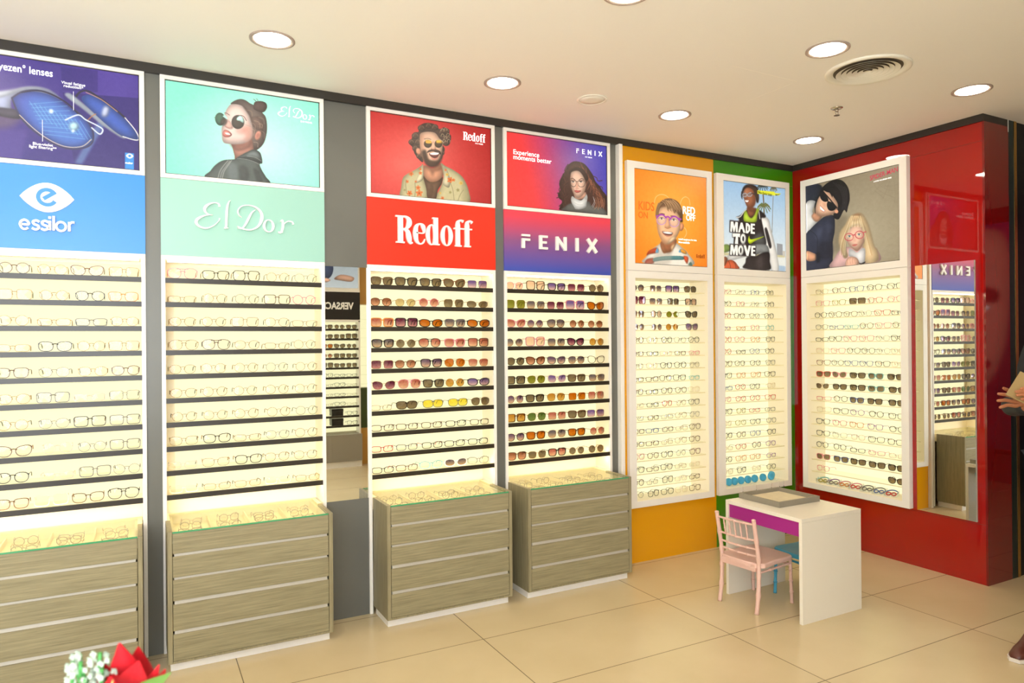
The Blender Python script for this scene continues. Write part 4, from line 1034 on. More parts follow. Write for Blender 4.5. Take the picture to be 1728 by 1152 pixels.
# opposite wall; unseen shop window added behind the photographer as source of cool light
struct('wall_front', MB().frame(XL, XR, 0, CEIL, [(-7.0, -4.1, 0.3, 2.7)], YF - 0.1, YF), WALLP)
struct('added_window_1', MB().box(-7.0, -4.1, YF - 0.07, YF - 0.03, 0.3, 0.35).box(-7.0, -4.1, YF - 0.07, YF - 0.03, 2.65, 2.7).box(-7.0, -6.95, YF - 0.07, YF - 0.03, 0.35, 2.65).box(-4.15, -4.1, YF - 0.07, YF - 0.03, 0.35, 2.65).box(-5.58, -5.52, YF - 0.07, YF - 0.03, 0.35, 2.65), BLACKG)
# dark fascia under the ceiling
struct('trim_1', MB().box(XL, 0.0, -0.012, 0.19, 2.822, CEIL), BLACKBAND)
struct('trim_2', MB().box(-0.012, 0.19, -1.412, -0.012, 2.822, CEIL).box(0.19, 0.262, -1.412, -1.2, 2.822, CEIL), BLACKBAND)
# grey infill panels between the display bays
for i, (a, b) in enumerate(((-4.505, -4.438), (-2.615, -2.554), (-1.755, -1.70))):
    struct('wall_infill', MB().box(a, b, 0.012, 0.19, 0, 2.822), GREY)
struct('wall_infill', MB().box(-3.647, -3.412, 0.012, 0.19, 1.925, 2.822), GREY)
struct('wall_infill', MB().box(-3.647, -3.412, 0.012, 0.19, 0, 0.645), GREY)
struct('wall_infill', MB().box(-3.647, -3.412, 0.04, 0.19, 0.645, 1.925), GREY)
struct('trim_3', MB().box(-1.70, -1.672, -0.03, 0.19, 0, 2.822), WHITE, bevel=0.002)
# glossy coloured back-painted glass
YO = (-1.575, -0.925, 0.42, 1.932); GO = (-0.763, -0.114, 0.42, 1.932)
struct('wall_yellow', MB().frame(-1.672, -0.832, 0, 2.822, [YO], 0.0, 0.012), YELLOW)
struct('wall_green', MB().frame(-0.831, 0.0, 0, 2.822, [GO], 0.0, 0.012), GREEN)
fR = lambda x, y, z: (y, x, z)        # plate drawn in (y, z) for the end wall
struct('wall_red', MB().frame(-1.4, 0.0, 0, 2.822, [(-0.896, -0.15, 0.42, 1.932)], 0.0, 0.012, fn=fR), RED)
struct('wall_red_return', MB().box(0.0, 0.266, -1.412, -1.4, 0, 2.822), DKRED)
struct('wall_red_core', MB().box(0.19, 0.262, -1.4, 0.19, 0, CEIL), WALLP)
struct('trim_4', MB().box(0.2625, 0.2665, -1.414, -1.2, 2.79, CEIL), WHITE)
# dark teal pier, gold bead and black glass shop front past the corner
struct('wall_teal_pier', MB().box(0.267, 0.330, -1.411, -1.0, 0, CEIL), TEAL)
struct('trim_5', MB().box(0.331, 0.361, -1.413, -1.1, 0, CEIL), GOLD)
struct('wall_black_glass', MB().box(0.362, 3.4, -1.405, -1.2, 0, CEIL), material('smoked_glass', rgb(8, 16, 18), 0.3, spec=0.2))

# hairline joints of the glass panels
J = material('dark_joint', rgb(90, 30, 20), 0.5)
struct('trim_6', MB().box(-1.672, -1.64, -0.0012, 0.0, 2.705, 2.7075).box(-0.83, 0, -0.0012, 0.0, 2.705, 2.7065), material('joint_amber', rgb(150, 110, 20), 0.5))
struct('trim_7', MB().box(-0.0012, 0.0, -1.4, -0.95, 2.704, 2.7055).box(-0.0012, 0.0, -1.4, 0, 0.365, 0.3665), J)

# ------------------------------------------------------------------ ceiling fittings
LAMPM = material('lamp_diffuser', rgb(255, 250, 240), 0.5, emit=(*LAMP_COL, 1), estr=LAMP_POWER)
RING = material('lamp_ring', rgb(176, 158, 148), 0.5)
LPOS = {(-4.0, -0.545): 'over the mint-signed display', (-2.84, -0.545): 'over the red-signed display', (-1.67, -0.545): 'in front of the narrow gap before the yellow wall', (-0.49, -0.545): 'nearest the green and red corner',
        (-1.67, -1.61): 'beside the round air vent', (-0.49, -1.61): 'above the mirror on the red wall', (-2.84, -1.61): 'cut by the upper edge of the picture'}
ORD = ['first', 'second', 'third', 'fourth', 'fifth', 'sixth', 'seventh', 'eighth', 'ninth', 'tenth', 'eleventh', 'twelfth', 'thirteenth', 'fourteenth', 'fifteenth', 'sixteenth', 'lowest']
LN = None
for x, y in LAMP_XY:
    if (x, y) not in LPOS and (x, y) not in [(-5.16, -0.545), (-6.32, -0.545)] and y > -0.6: continue
    lab = 'round recessed ceiling downlight ' + LPOS.get((x, y), '%s row out from the long wall, %s from the daylight end' % (ORD[[-0.545, -1.61, -2.67, -3.73].index(y)], ORD[[-6.32, -5.16, -4.0, -2.84, -1.67, -0.49].index(x)]))
    if LN is None:
        t = thing('ceiling_downlight', lab, 'ceiling light', (x, y, CEIL), group='recessed ceiling downlights')
        MB().lathe([(0.098, 0), (0.098, -0.004), (0.09, -0.007), (0.078, -0.002), (0.0765, 0.0)], 40, (x, y, CEIL)).build('lamp_ring', RING, t, smooth=True)
        MB().lathe([(0.0768, -0.001), (0.0766, -0.003), (0.02, -0.0034)], 40, (x, y, CEIL)).build('lamp_diffuser', LAMPM, t)
        LN = t
    else:
        r = LN.copy(); COL.objects.link(r); r.location = (x, y, CEIL); r['label'] = lab
        for ch in LN.children:
            c = ch.copy(); COL.objects.link(c); c.parent = r
VW = material('vent_white', rgb(244, 240, 228), 0.45)
t = thing('ceiling_speaker', 'flat round off-white speaker grille set in the ceiling', 'speaker', (-2.273, -0.545, CEIL))
MB().lathe([(0.086, 0), (0.086, -0.004), (0.078, -0.006), (0.071, -0.004), (0.07, 0)], 36, (-2.273, -0.545, CEIL)).build('speaker_rim', VW, t, smooth=True)
MB().lathe([(0.0695, -0.0005), (0.069, -0.004), (0.03, -0.0055), (0.004, -0.006)], 36, (-2.273, -0.545, CEIL)).build('speaker_grille', material('grille_cloth', rgb(240, 236, 226), 0.8), t, smooth=True)
vx, vy = -1.268, -1.533
t = thing('air_vent', 'large round white air vent with concentric louvre rings', 'air vent', (vx, vy, CEIL))
MB().lathe([(0.20, 0), (0.20, -0.006), (0.19, -0.012), (0.165, -0.006), (0.16, 0.0)], 56, (vx, vy, CEIL)).build('vent_flange', VW, t, smooth=True)
MB().lathe([(0.16, -0.0005), (0.159, -0.0015), (0.01, -0.0015)], 40, (vx, vy, CEIL)).build('duct_opening', material('dark_duct', rgb(96, 84, 70), 0.8), t)
for k, r in enumerate((0.146, 0.121, 0.096, 0.071, 0.046, 0.021)):
    m = MB(); n = 48; vs = []
    for a in range(n):
        c, s_ = math.cos(2 * PI * a / n), math.sin(2 * PI * a / n)
        for rr, zz in ((max(r - 0.0235, .002), -0.002), (r, -0.012), (r + 0.0022, -0.012), (max(r - 0.0205, .004), -0.002)): vs.append((vx + rr * c, vy + rr * s_, CEIL + zz))
    m.add(vs, [(a * 4 + q, ((a + 1) % n) * 4 + q, ((a + 1) % n) * 4 + (q + 1) % 4, a * 4 + (q + 1) % 4) for a in range(n) for q in range(4)])
    m.build('louvre_ring', VW, t, smooth=False)
sx, sy = -0.9, -1.076
t = thing('fire_sprinkler', 'small chrome fire sprinkler head hanging from the ceiling', 'sprinkler', (sx, sy, CEIL))
MB().lathe([(0.034, 0), (0.034, -0.003), (0.024, -0.009), (0.012, -0.01)], 28, (sx, sy, CEIL)).build('escutcheon', STEEL, t, smooth=True)
m = MB().lathe([(0.010, -0.009), (0.010, -0.022), (0.005, -0.024)], 14, (sx, sy, CEIL))
m.tube([(sx - 0.009, sy, CEIL - 0.02), (sx - 0.013, sy, CEIL - 0.03), (sx - 0.003, sy, CEIL - 0.042)], 0.0022, 6).tube([(sx + 0.009, sy, CEIL - 0.02), (sx + 0.013, sy, CEIL - 0.03), (sx + 0.003, sy, CEIL - 0.042)], 0.0022, 6)
m.build('sprinkler_body', STEEL, t, smooth=True)
MB().lathe([(0.002, -0.04), (0.017, -0.043), (0.017, -0.045), (0.002, -0.045)], 18, (sx, sy, CEIL)).build('deflector', STEEL, t)
t = tag(MB().box(-1.93, -1.46, -1.2608, -1.2592, CEIL - 0.0006, CEIL + 0.01).box(-1.4616, -1.46, -1.2608, -0.92, CEIL - 0.0006, CEIL + 0.01).build('ceiling_hatch_joint', material('hatch_joint', rgb(255, 250, 240), 0.8)), kind='structure')

# ------------------------------------------------------------------ display bays on the long wall
PITCH = 0.1181
def shelf_top(k): return 1.832 - PITCH * k
BAYS = [('blue', -5.300, -4.505), ('mint', -4.438, -3.647), ('red', -3.412, -2.615), ('violet', -2.554, -1.755)]
DESC = {'blue': 'blue-signed', 'mint': 'mint-signed', 'red': 'red-signed', 'violet': 'violet-signed', 'yellow': 'yellow-wall', 'green': 'green-wall', 'kids': 'red-wall'}
def display_bay(key, x0, x1):
    t = thing('lit_display_shelving', 'tall white %s' % {'blue': 'backlit shelving of clear eyeglasses under the blue sign', 'mint': 'backlit shelving of thin metal eyeglasses under the mint sign', 'red': 'backlit shelving of sunglasses under the plain red sign', 'violet': 'backlit shelving of sunglasses under the red-to-violet sign'}[key], 'display shelving', ((x0 + x1) / 2, 0.08, 0), group='backlit display bays on the long wall')
    st = 0.018
    MB().box(x0, x0 + st, 0, 0.185, 0, 1.943).box(x1 - st, x1, 0, 0.185, 0, 1.943).box(x0 + st, x1 - st, 0, 0.185, 1.921, 1.943).build('case_frame', WHITE, t, bevel=0.0015)
    MB().box(x0 + st, x1 - st, 0.166, 0.185, 0.645, 1.921).build('case_back', CASEIN, t)
    MB().box(x0 + st, x0 + st + 0.002, 0.012, 0.166, 0.66, 1.921).box(x1 - st - 0.002, x1 - st, 0.012, 0.166, 0.66, 1.921).build('case_lining', CASEIN, t)
    bx = x0 + st + (0.045 if key != 'blue' else 0.004)
    MB().box(bx, x1 - st - 0.004, 0.158, 0.166, 0.75, 1.905).build('light_panel', LIT, t, label='glowing pale yellow back panel')
    for k in range(10):
        z = shelf_top(k)
        s = MB().box(x0 + st, x1 - st, 0.002, 0.014, z - 0.0245, z).build('shelf', STRIP, t)
        MB().box(x0 + st + 0.003, x1 - st - 0.003, 0.0145, 0.157, z - 0.008, z - 0.003).build('shelf_deck', ACRYL, t, label='clear shelf glass behind the dark edge')
    MB().box(x0 + st + .02, x1 - st - .02, 0.018, 0.034, 0.748, 0.753).build('led_strip', LEDB, t, label='slim light strip tucked behind the lowest dark edge')
    MB().box(x0 + st + .01, x1 - st - .01, 0.018, 0.030, 1.912, 1.9195).build('led_strip', LEDM, t, label='slim light strip in the top of the case')
    return t
for b in BAYS: display_bay(*b)

def light_box(key, x0, x1, label):
    t = thing('framed_light_box', label, 'poster', ((x0 + x1) / 2, 0, 2.57), group='backlit posters on the long wall')
    i = 0.022
    MB().frame(x0, x1, 2.321, 2.824, [(x0 + i, x1 - i, 2.342, 2.803)], -0.004, 0.03).build('poster_frame', WHITE, t, bevel=0.0015)
    MB().frame(x0 + i, x1 - i, 2.342, 2.803, [(x0 + i + .0035, x1 - i - .0035, 2.3455, 2.7995)], 0.003, 0.012).build('dark_gasket', BLACKBAND, t)
    MB().box(x0 + i, x1 - i, 0.0075, 0.03, 2.342, 2.803).build('backing_board', WHITE, t)
    return t
def bay_fn(x0, x1, y=0.0065): return lambda u, v: (x0 + 0.022 + (x1 - x0 - 0.044) * u, y, 2.803 - 0.461 * v)
lb = {}
LBL = {'blue': 'purple backlit poster of huge eyeglasses with a gridded lens', 'mint': 'mint backlit poster of a person in round sunglasses with a hair bun', 'red': 'red backlit poster of a laughing bearded person in a floral shirt', 'violet': 'red-to-blue backlit poster of a long-haired person in a white roll-neck'}
for k, a, b in BAYS: lb[k] = light_box(k, a, b, LBL[k])
def mixc(a, b, t): return [a[i] + (b[i] - a[i]) * t for i in range(3)]
def bg_mint(u, v):
    d = np.clip(1 - np.hypot((u - 0.62) * 1.3, (v - 0.62)) * 1.25, 0, 1); r = mixc((146, 240, 208), (212, 255, 240), d)
    return np.stack([np.asarray(c) + 0 * u for c in r], -1)
def bg_red(u, v):
    d = np.clip(1 - np.hypot((u - 0.28) * 1.1, (v - 0.62) * 0.9) * 1.15, 0, 1); r = mixc((176, 34, 34), (255, 104, 92), d)
    return np.stack([np.asarray(c) + 0 * u for c in r], -1)
def bg_vio(u, v):
    st = [(0, (238, 60, 56)), (.2, (240, 60, 62)), (.42, (196, 64, 106)), (.6, (146, 74, 140)), (.85, (92, 74, 170)), (1, (74, 66, 170))]
    w = u + (0.5 - v) * 0.16
    return np.stack([np.interp(w, [s[0] for s in st], [s[1][i] for s in st]) for i in range(3)], -1)
def bg_org(u, v):
    d = np.clip(1 - np.hypot(u - 0.5, v - 0.45) * 1.25, 0, 1); r = mixc((252, 124, 26), (255, 178, 64), d)
    return np.stack([np.asarray(c) + 0 * u for c in r], -1)
def bg_sky(u, v):
    r = mixc((150, 186, 216), (226, 230, 226), np.clip(v * 1.15, 0, 1)); return np.stack([np.asarray(c) + 0 * u for c in r], -1)
def bg_kid(u, v):
    r = mixc((140, 126, 100), (176, 164, 134), np.clip(1 - np.hypot(u - 0.62, v - 0.72) * 1.3, 0, 1)); return np.stack([np.asarray(c) + 0 * u for c in r], -1)
def bg_lens(u, v):
    r = mixc((60, 44, 128), (92, 70, 160), np.clip(0.6 - v * 0.4 + 0.3 * np.sin(u * 9), 0, 1)); return np.stack([np.asarray(c) + 0 * u for c in r], -1)
for k, art, bg in (('blue', ART_LENS, bg_lens), ('mint', ART_MINT, bg_mint), ('red', ART_RED, bg_red), ('violet', ART_VIOLET, bg_vio)):
    x0, x1 = [(a, b) for kk, a, b in BAYS if kk == k][0]
    pp = poster_print(print_image(art, 320, 196, bg), bay_fn(x0, x1), lb[k], FILM); lb[k + 'p'] = pp

# ---- letter shapes in metres round their own origin
def ring(cx, cz, rx, rz, thick, thin, n=16):
    pts, w = [], []
    for i in range(n):
        a = 2 * PI * i / n; pts.append((cx + rx * math.cos(a), cz + rz * math.sin(a))); w.append(thin + (thick - thin) * abs(math.cos(a)) ** 1.6)
    return pts, w
def glyph(mb, letters, ox, oz, s, y0, y1, fn=None, bold=1.0):
    for i, st in enumerate([a for l in letters for a in l]):
        pts, w, closed, smooth = st; y0 -= 0.00015
        ribbon(mb, [(ox + p[0] * s, oz + p[1] * s) for p in pts], [a * s * bold for a in w] if isinstance(w, (list, tuple)) else w * s * bold, y0, y1, closed, smooth, fn=fn)
def Ln(x0, z0, x1, z1, w): return ([(x0, z0), (x1, z1)], w, False, False)
def Rg(*a): p, w = ring(*a); return (p, w, True, True)
def Cv(pts, w): return (pts, w, False, True)
FEN = [[Ln(0, .0805, .058, .0805, .013), Ln(0, .054, .058, .054, .014), Ln(.0105, .061, .0105, 0, .021)],
       [Ln(.1355, .087, .1355, 0, .021), Ln(.128, .0805, .186, .0805, .014), Ln(.128, .044, .178, .044, .014), Ln(.128, .007, .186, .007, .014)],
       [Ln(.2575, .087, .2575, 0, .020), Ln(.3175, .087, .3175, 0, .020), Ln(.255, .081, .320, .006, .021)],
       [Ln(.409, .087, .409, 0, .022)], [Ln(.491, .087, .560, 0, .021), Ln(.560, .087, .491, 0, .021)]]
s0, tn, tk = 2.071, .0075, .030
def RX(x): return x + 3.251
RDF = [[Ln(RX(-3.222), .156, RX(-3.222), 0, tk), Ln(RX(-3.251), .152, RX(-3.195), .152, .009), Ln(RX(-3.249), .0045, RX(-3.198), .0045, .009),
       Cv([(RX(-3.215), .151), (RX(-3.190), .151), (RX(-3.172), .135), (RX(-3.171), .110), (RX(-3.188), .085), (RX(-3.215), .080)], [.009, .012, .026, .030, .014, .008]),
       Cv([(RX(-3.200), .080), (RX(-3.180), .068), (RX(-3.172), .035), (RX(-3.165), .006), (RX(-3.150), .006)], [.01, .024, .030, .018, .007])],
       [Cv([(RX(-3.128), .066), (RX(-3.083), .066), (RX(-3.085), .102), (RX(-3.105), .117), (RX(-3.127), .100), (RX(-3.132), .058), (RX(-3.125), .018), (RX(-3.105), .002), (RX(-3.086), .010), (RX(-3.075), .032)], [.007, .009, .024, .008, .022, .029, .020, .008, .010, .006])],
       [Rg(RX(-3.034), .059, .023, .057, .024, .007), Ln(RX(-3.007), .160, RX(-3.007), 0, .027), Ln(RX(-3.028), .156, RX(-3.000), .156, .008), Ln(RX(-3.000), .004, RX(-2.984), .004, .008)],
       [Rg(RX(-2.939), .059, .026, .057, .025, .007)],
       [Ln(RX(-2.868), .130, RX(-2.868), 0, .028), Cv([(RX(-2.868), .125), (RX(-2.866), .145), (RX(-2.850), .156), (RX(-2.832), .150)], [.028, .020, .009, .016]), Ln(RX(-2.886), .004, RX(-2.845), .004, .009), Ln(RX(-2.893), .106, RX(-2.836), .106, .008)],
       [Ln(RX(-2.808), .130, RX(-2.808), 0, .028), Cv([(RX(-2.808), .125), (RX(-2.806), .145), (RX(-2.790), .156), (RX(-2.774), .146)], [.028, .020, .009, .018]), Ln(RX(-2.826), .004, RX(-2.784), .004, .009), Ln(RX(-2.836), .106, RX(-2.776), .106, .008)]]
def EX(x): return x + 4.282
ELD = [[Cv([(EX(-4.173), .111), (EX(-4.178), .124), (EX(-4.196), .128), (EX(-4.222), .119), (EX(-4.241), .099), (EX(-4.238), .078), (EX(-4.222), .067), (EX(-4.204), .066)], [.011, .006, .004, .009, .014, .009, .004, .002]),
       Cv([(EX(-4.212), .067), (EX(-4.248), .058), (EX(-4.277), .038), (EX(-4.280), .018), (EX(-4.262), .002), (EX(-4.232), -.002), (EX(-4.200), .014), (EX(-4.178), .038), (EX(-4.172), .052)], [.002, .007, .013, .012, .008, .006, .004, .003, .008])],
       [Cv([(EX(-4.120), .146), (EX(-4.129), .138), (EX(-4.137), .110), (EX(-4.141), .060), (EX(-4.143), .012), (EX(-4.152), .003)], [.002, .006, .010, .011, .010, .004]),
       Ln(EX(-4.152), .006, EX(-4.132), .006, .004)],
       [Cv([(EX(-4.068), .064), (EX(-4.082), .076), (EX(-4.086), .098), (EX(-4.070), .120), (EX(-4.035), .129), (EX(-3.998), .120), (EX(-3.974), .095), (EX(-3.972), .060), (EX(-3.990), .024), (EX(-4.025), .004), (EX(-4.060), .006), (EX(-4.090), .018)], [.002, .004, .006, .005, .004, .008, .013, .015, .010, .006, .006, .003]),
       Cv([(EX(-4.002), .108), (EX(-4.020), .092), (EX(-4.036), .060), (EX(-4.052), .028), (EX(-4.070), .008), (EX(-4.090), .010)], [.003, .008, .011, .009, .005, .002])],
       [Rg(EX(-3.937), .030, .023, .031, .012, .004)],
       [Cv([(EX(-3.879), .058), (EX(-3.868), .063), (EX(-3.866), .030), (EX(-3.876), .000), (EX(-3.890), .000)], [.004, .009, .012, .008, .003]),
       Cv([(EX(-3.868), .036), (EX(-3.852), .054), (EX(-3.836), .062), (EX(-3.818), .058), (EX(-3.813), .046)], [.003, .005, .005, .007, .010]), Ln(EX(-3.890), .002, EX(-3.866), .002, .004)]]
def SX(p): return -5.006 + (p - 98) * 0.000747 + 5.006
def sgl(p0):   # letter s
    w = .0100; a = SX(p0)
    return Cv([(a + .030, .035), (a + .019, .041), (a + .007, .036), (a + .009, .025), (a + .024, .018), (a + .028, .008), (a + .016, .000), (a + .002, .006)], w)
ESS = [[Cv([(SX(106), .021), (SX(145), .021), (SX(142), .034), (SX(126), .041), (SX(108), .033), (SX(104), .018), (SX(113), .004), (SX(128), -.001), (SX(144), .006)], .0095)],
       [sgl(160)], [sgl(206)], [Ln(SX(253), 0, SX(253), .043, .0105), Ln(SX(253), .052, SX(253), .063, .0105)], [Ln(SX(273), 0, SX(273), .066, .0105)],
       [Rg(SX(311), .020, .0185, .0205, .0095, .0095)], [Ln(SX(354), 0, SX(354), .043, .0105), Cv([(SX(352), .022), (SX(358), .036), (SX(370), .042), (SX(381), .041)], .0095)]]
def sign(key, x0, x1, mat, label):
    t = thing('sign_panel', label, 'sign', ((x0 + x1) / 2, 0, 2.13), group='brand sign panels on the long wall')
    p = MB().box(x0, x1, 0.0, 0.03, 1.9435, 2.3205).build('panel', mat, t)
    y0, y1 = -0.014, 0.0
    gl, ox, oz = {'violet': (FEN, -2.436, 2.087), 'red': (RDF, -3.251, s0), 'mint': (ELD, -4.282, 2.087), 'blue': (ESS, -5.006, 2.030)}[key]
    for l in gl:
        m = MB(); glyph(m, [l], ox, oz, 1.0, y0, y1); m.build('raised_letter', WTEXT, t)
    if key == 'blue':
        e = MB(); n = 14; pts = []
        for i in range(n + 1): u = i / n; pts.append((-5.004 + .209 * u, 2.178 + .068 * math.sin(PI * u) ** 0.85))
        for i in range(1, n): u = 1 - i / n; pts.append((-5.004 + .209 * u, 2.178 - .066 * math.sin(PI * u) ** 0.85))
        e.prism(pts, -0.006, 0.0); eo = e.build('eye_emblem', WTEXT, t)
        q = MB(); c, r = (-4.900, 2.180), .034
        q_pts = [(c[0] + r * math.cos(a), c[1] + r * math.sin(a)) for a in [0.45 + i * (2 * PI - 0.95) / 14 for i in range(15)]]
        ribbon(q, q_pts, .0165, -0.0085, -0.0058); ribbon(q, [(-4.914, 2.172), (-4.876, 2.200)], .0165, -0.0089, -0.0058, smooth=False)
        q.build('letter_emblem', BLUE_S, eo)
    return t
GRAD = material('violet_gradient_print', rgb(230, 80, 90), 0.3); _nt = GRAD.node_tree; _b = _nt.nodes['Principled BSDF']
_tc = _nt.nodes.new('ShaderNodeTexCoord'); _sp = _nt.nodes.new('ShaderNodeSeparateXYZ'); _mr = _nt.nodes.new('ShaderNodeMapRange'); _cr = _nt.nodes.new('ShaderNodeValToRGB')
_mr.inputs[1].default_value = 0.19; _mr.inputs[2].default_value = -0.187
_cr.color_ramp.elements[0].color = rgb(228, 66, 88); _cr.color_ramp.elements[1].color = rgb(70, 84, 180); _cr.color_ramp.elements[0].position = 0.08; _cr.color_ramp.elements[1].position = 0.95
_e = _cr.color_ramp.elements.new(0.5); _e.color = rgb(140, 84, 138)
_nt.links.new(_tc.outputs['Object'], _sp.inputs[0]); _nt.links.new(_sp.outputs[2], _mr.inputs[0]); _nt.links.new(_mr.outputs[0], _cr.inputs[0]); _nt.links.new(_cr.outputs[0], _b.inputs['Base Color'])
SM = {'blue': BLUE_S, 'mint': MINT_S, 'red': RED_S, 'violet': GRAD}
SL_ = {'blue': 'sky-blue sign panel with a white eye emblem over rounded letters', 'mint': 'pale mint sign panel with thin white script lettering', 'red': 'bright red sign panel with bold white serif lettering', 'violet': 'red-to-violet sign panel with widely spaced white capitals'}
for k, a, b in BAYS: sign(k, a, b, SM[k], SL_[k])

# ---- writing printed on the light boxes
WHT = material('printed_white', rgb(250, 250, 250), 0.4, emit=(1, 1, 1, 1), estr=0.75)
yp = 0.0058
m = MB(); glyph(m, ELD, -3.882, 2.703, 0.395, yp - .001, yp); m.build('lettering', WHT, lb['mintp'])
lettering('EYE WEAR', .013, WHT, lb['mintp'], (-3.768, yp, 2.684), ROT_L)
m = MB(); glyph(m, RDF, -2.823, 2.712, 0.31, yp - .001, yp, bold=.85); m.build('lettering', WHT, lb['redp'])
lettering('EYE WEAR', .011, WHT, lb['redp'], (-2.742, yp, 2.697), ROT_L)
m = MB(); glyph(m, FEN, -2.018, 2.729, 0.36, yp - .001, yp, bold=.72); m.build('lettering', WHT, lb['violetp'])
lettering('NO VISION', .011, WHT, lb['violetp'], (-1.950, yp, 2.709), ROT_L)
lettering('Experience\nmoments better', .043, WHT, lb['violetp'], (-2.485, yp, 2.668), ROT_L, bold=.0003, xs=.98, line=.72)
lettering('Eyezen\u00b0 lenses', .047, WHT, lb['bluep'], (-4.875, yp, 2.736), ROT_L, bold=.0004, xs=.80, align='RIGHT')
lettering('Visual fatigue\nreduction*', .018, WHT, lb['bluep'], (-4.796, yp, 2.712), ROT_L, bold=.0, align='CENTER', line=.8)
lettering('Blue-violet\nlight filtering**', .018, WHT, lb['bluep'], (-4.916, yp, 2.416), ROT_L, bold=.0, align='CENTER', line=.8)
m = MB(); ribbon(m, [(-4.796, 2.682), (-4.796, 2.595)], .0016, yp - .001, yp, smooth=False); ribbon(m, [(-4.917, 2.533), (-4.917, 2.435)], .0016, yp - .001, yp, smooth=False); m.build('leader_lines', WHT, lb['bluep'])
lettering('essilor', .012, WHT, lb['bluep'], (-4.572, yp, 2.372), ROT_L, bold=.0004, align='CENTER')
# ---- mirror between the mint and red bays
t = thing('wall_mirror', 'tall narrow mirror between the mint and red signed bays', 'mirror', (-3.53, 0.03, 0.65))
MB().box(-3.6468, -3.4122, 0.013, 0.0385, 0.6455, 1.9245).build('mirror_glass', MIRROR, t)

# ------------------------------------------------------------------ drawer cabinets under the bays
BED = material('cream_display_bed', rgb(250, 236, 196), 0.6)
def cabinet(key, x0, x1, label, divs):
    bx0, bx1 = [(a + .0195, b - .0195) for k, a, b in BAYS if k == key][0]; rx0, rx1 = max(x0, bx0), min(x1, bx1)
    t = thing('drawer_cabinet', label, 'cabinet', ((x0 + x1) / 2, -0.05, 0), group='drawer cabinets along the long wall')
    yb, yf, zt = 0.156, -0.25, 0.648; w = 0.02
    m = MB().box(x0, x0 + w, yf, -0.002, .045, zt).box(x1 - w, x1, yf, -0.002, .045, zt).box(x0 + w, x1 - w, -0.02, -0.002, .045, 0.58).box(x0 + w, x1 - w, yf, -0.02, .045, .055).box(x0 + w, x1 - w, -.225, -.02, 0.575, 0.59)
    m.build('carcass', WOODV, t, bevel=0.001)
    MB().box(rx0, x0 + w, -0.0015, yb, .58, zt).box(x1 - w, rx1, -0.0015, yb, .58, zt).box(x0 + w, x1 - w, yb - .012, yb, .58, zt).box(x0 + w, x1 - w, -0.0195, yb - .012, .578, .5895).build('rear_shelf_box', BED, t)
    MB().box(x0 + .012, x1 - .012, -0.215, -0.004, 0, 0.0445).build('plinth', WHITE, t)
    for a, b in ((.547, .640), (.4385, .5345), (.3315, .4275), (.1945, .3145), (.0565, .1785)):
        d = MB().box(x0 + w + .002, x1 - w - .002, yf + .001, yf + .018, a, b).build('drawer', WOODH, t, bevel=0.0008)
    for a, b in ((.5345, .547), (.4275, .4385), (.3145, .3315), (.1785, .1945)):
        MB().prism([(yf + .020, a + .0002), (yf + .030, a + .0002), (yf + .030, b - .0002), (yf + .009, b - .0002), (yf + .0075, b - .0012), (yf + .004, a + .0014), (yf + .004, a + .0002)], x0 + w + .008, x1 - w - .008, fn=lambda x, y, z: (y, x, z)).build('pull_channel', ALU, t)
    # shallow lit tray with dividers under a glass lid
    tr = MB().box(x0 + w, x1 - w, yf + .02, yb - .014, .590, .594).box(x0 + w, x1 - w, yf + .02, yf + .03, .594, .634).box(x0 + w, x0 + w + .012, yf + .03, yb - .014, .594, .634).box(x1 - w - .012, x1 - w, yf + .03, yb - .014, .594, .634).build('display_tray', BED, t)
    for i in range(1, divs):
        xx = x0 + w + (x1 - x0 - 2 * w) * i / divs
        MB().box(xx - .003, xx + .003, yf + .031, yb - .015, .5945, .622).build('divider', BED, tr)
    g = MB().box(x0 + w + .001, x1 - w - .001, yf + .004, yb - .013, .6405, .6475).build('glass_top', GLASS, t)
    MB().box(x0 + w + .001, x1 - w - .001, yf + .001, yf + .004, .6405, .6475).build('glass_edge', GEDGE, g, label='green polished front edge of the glass top')
    return t
cabinet('blue', -5.28, -4.527, 'grey oak drawer cabinet under the blue-signed bay, glass-topped', 4)
cabinet('mint', -4.428, -3.676, 'grey oak drawer cabinet under the mint-signed bay, glass-topped', 4)
cabinet('red', -3.392, -2.648, 'grey oak drawer cabinet under the red-signed bay, glass-topped', 4)
cabinet('violet', -2.543, -1.793, 'grey oak drawer cabinet beside the yellow wall, glass-topped', 4)

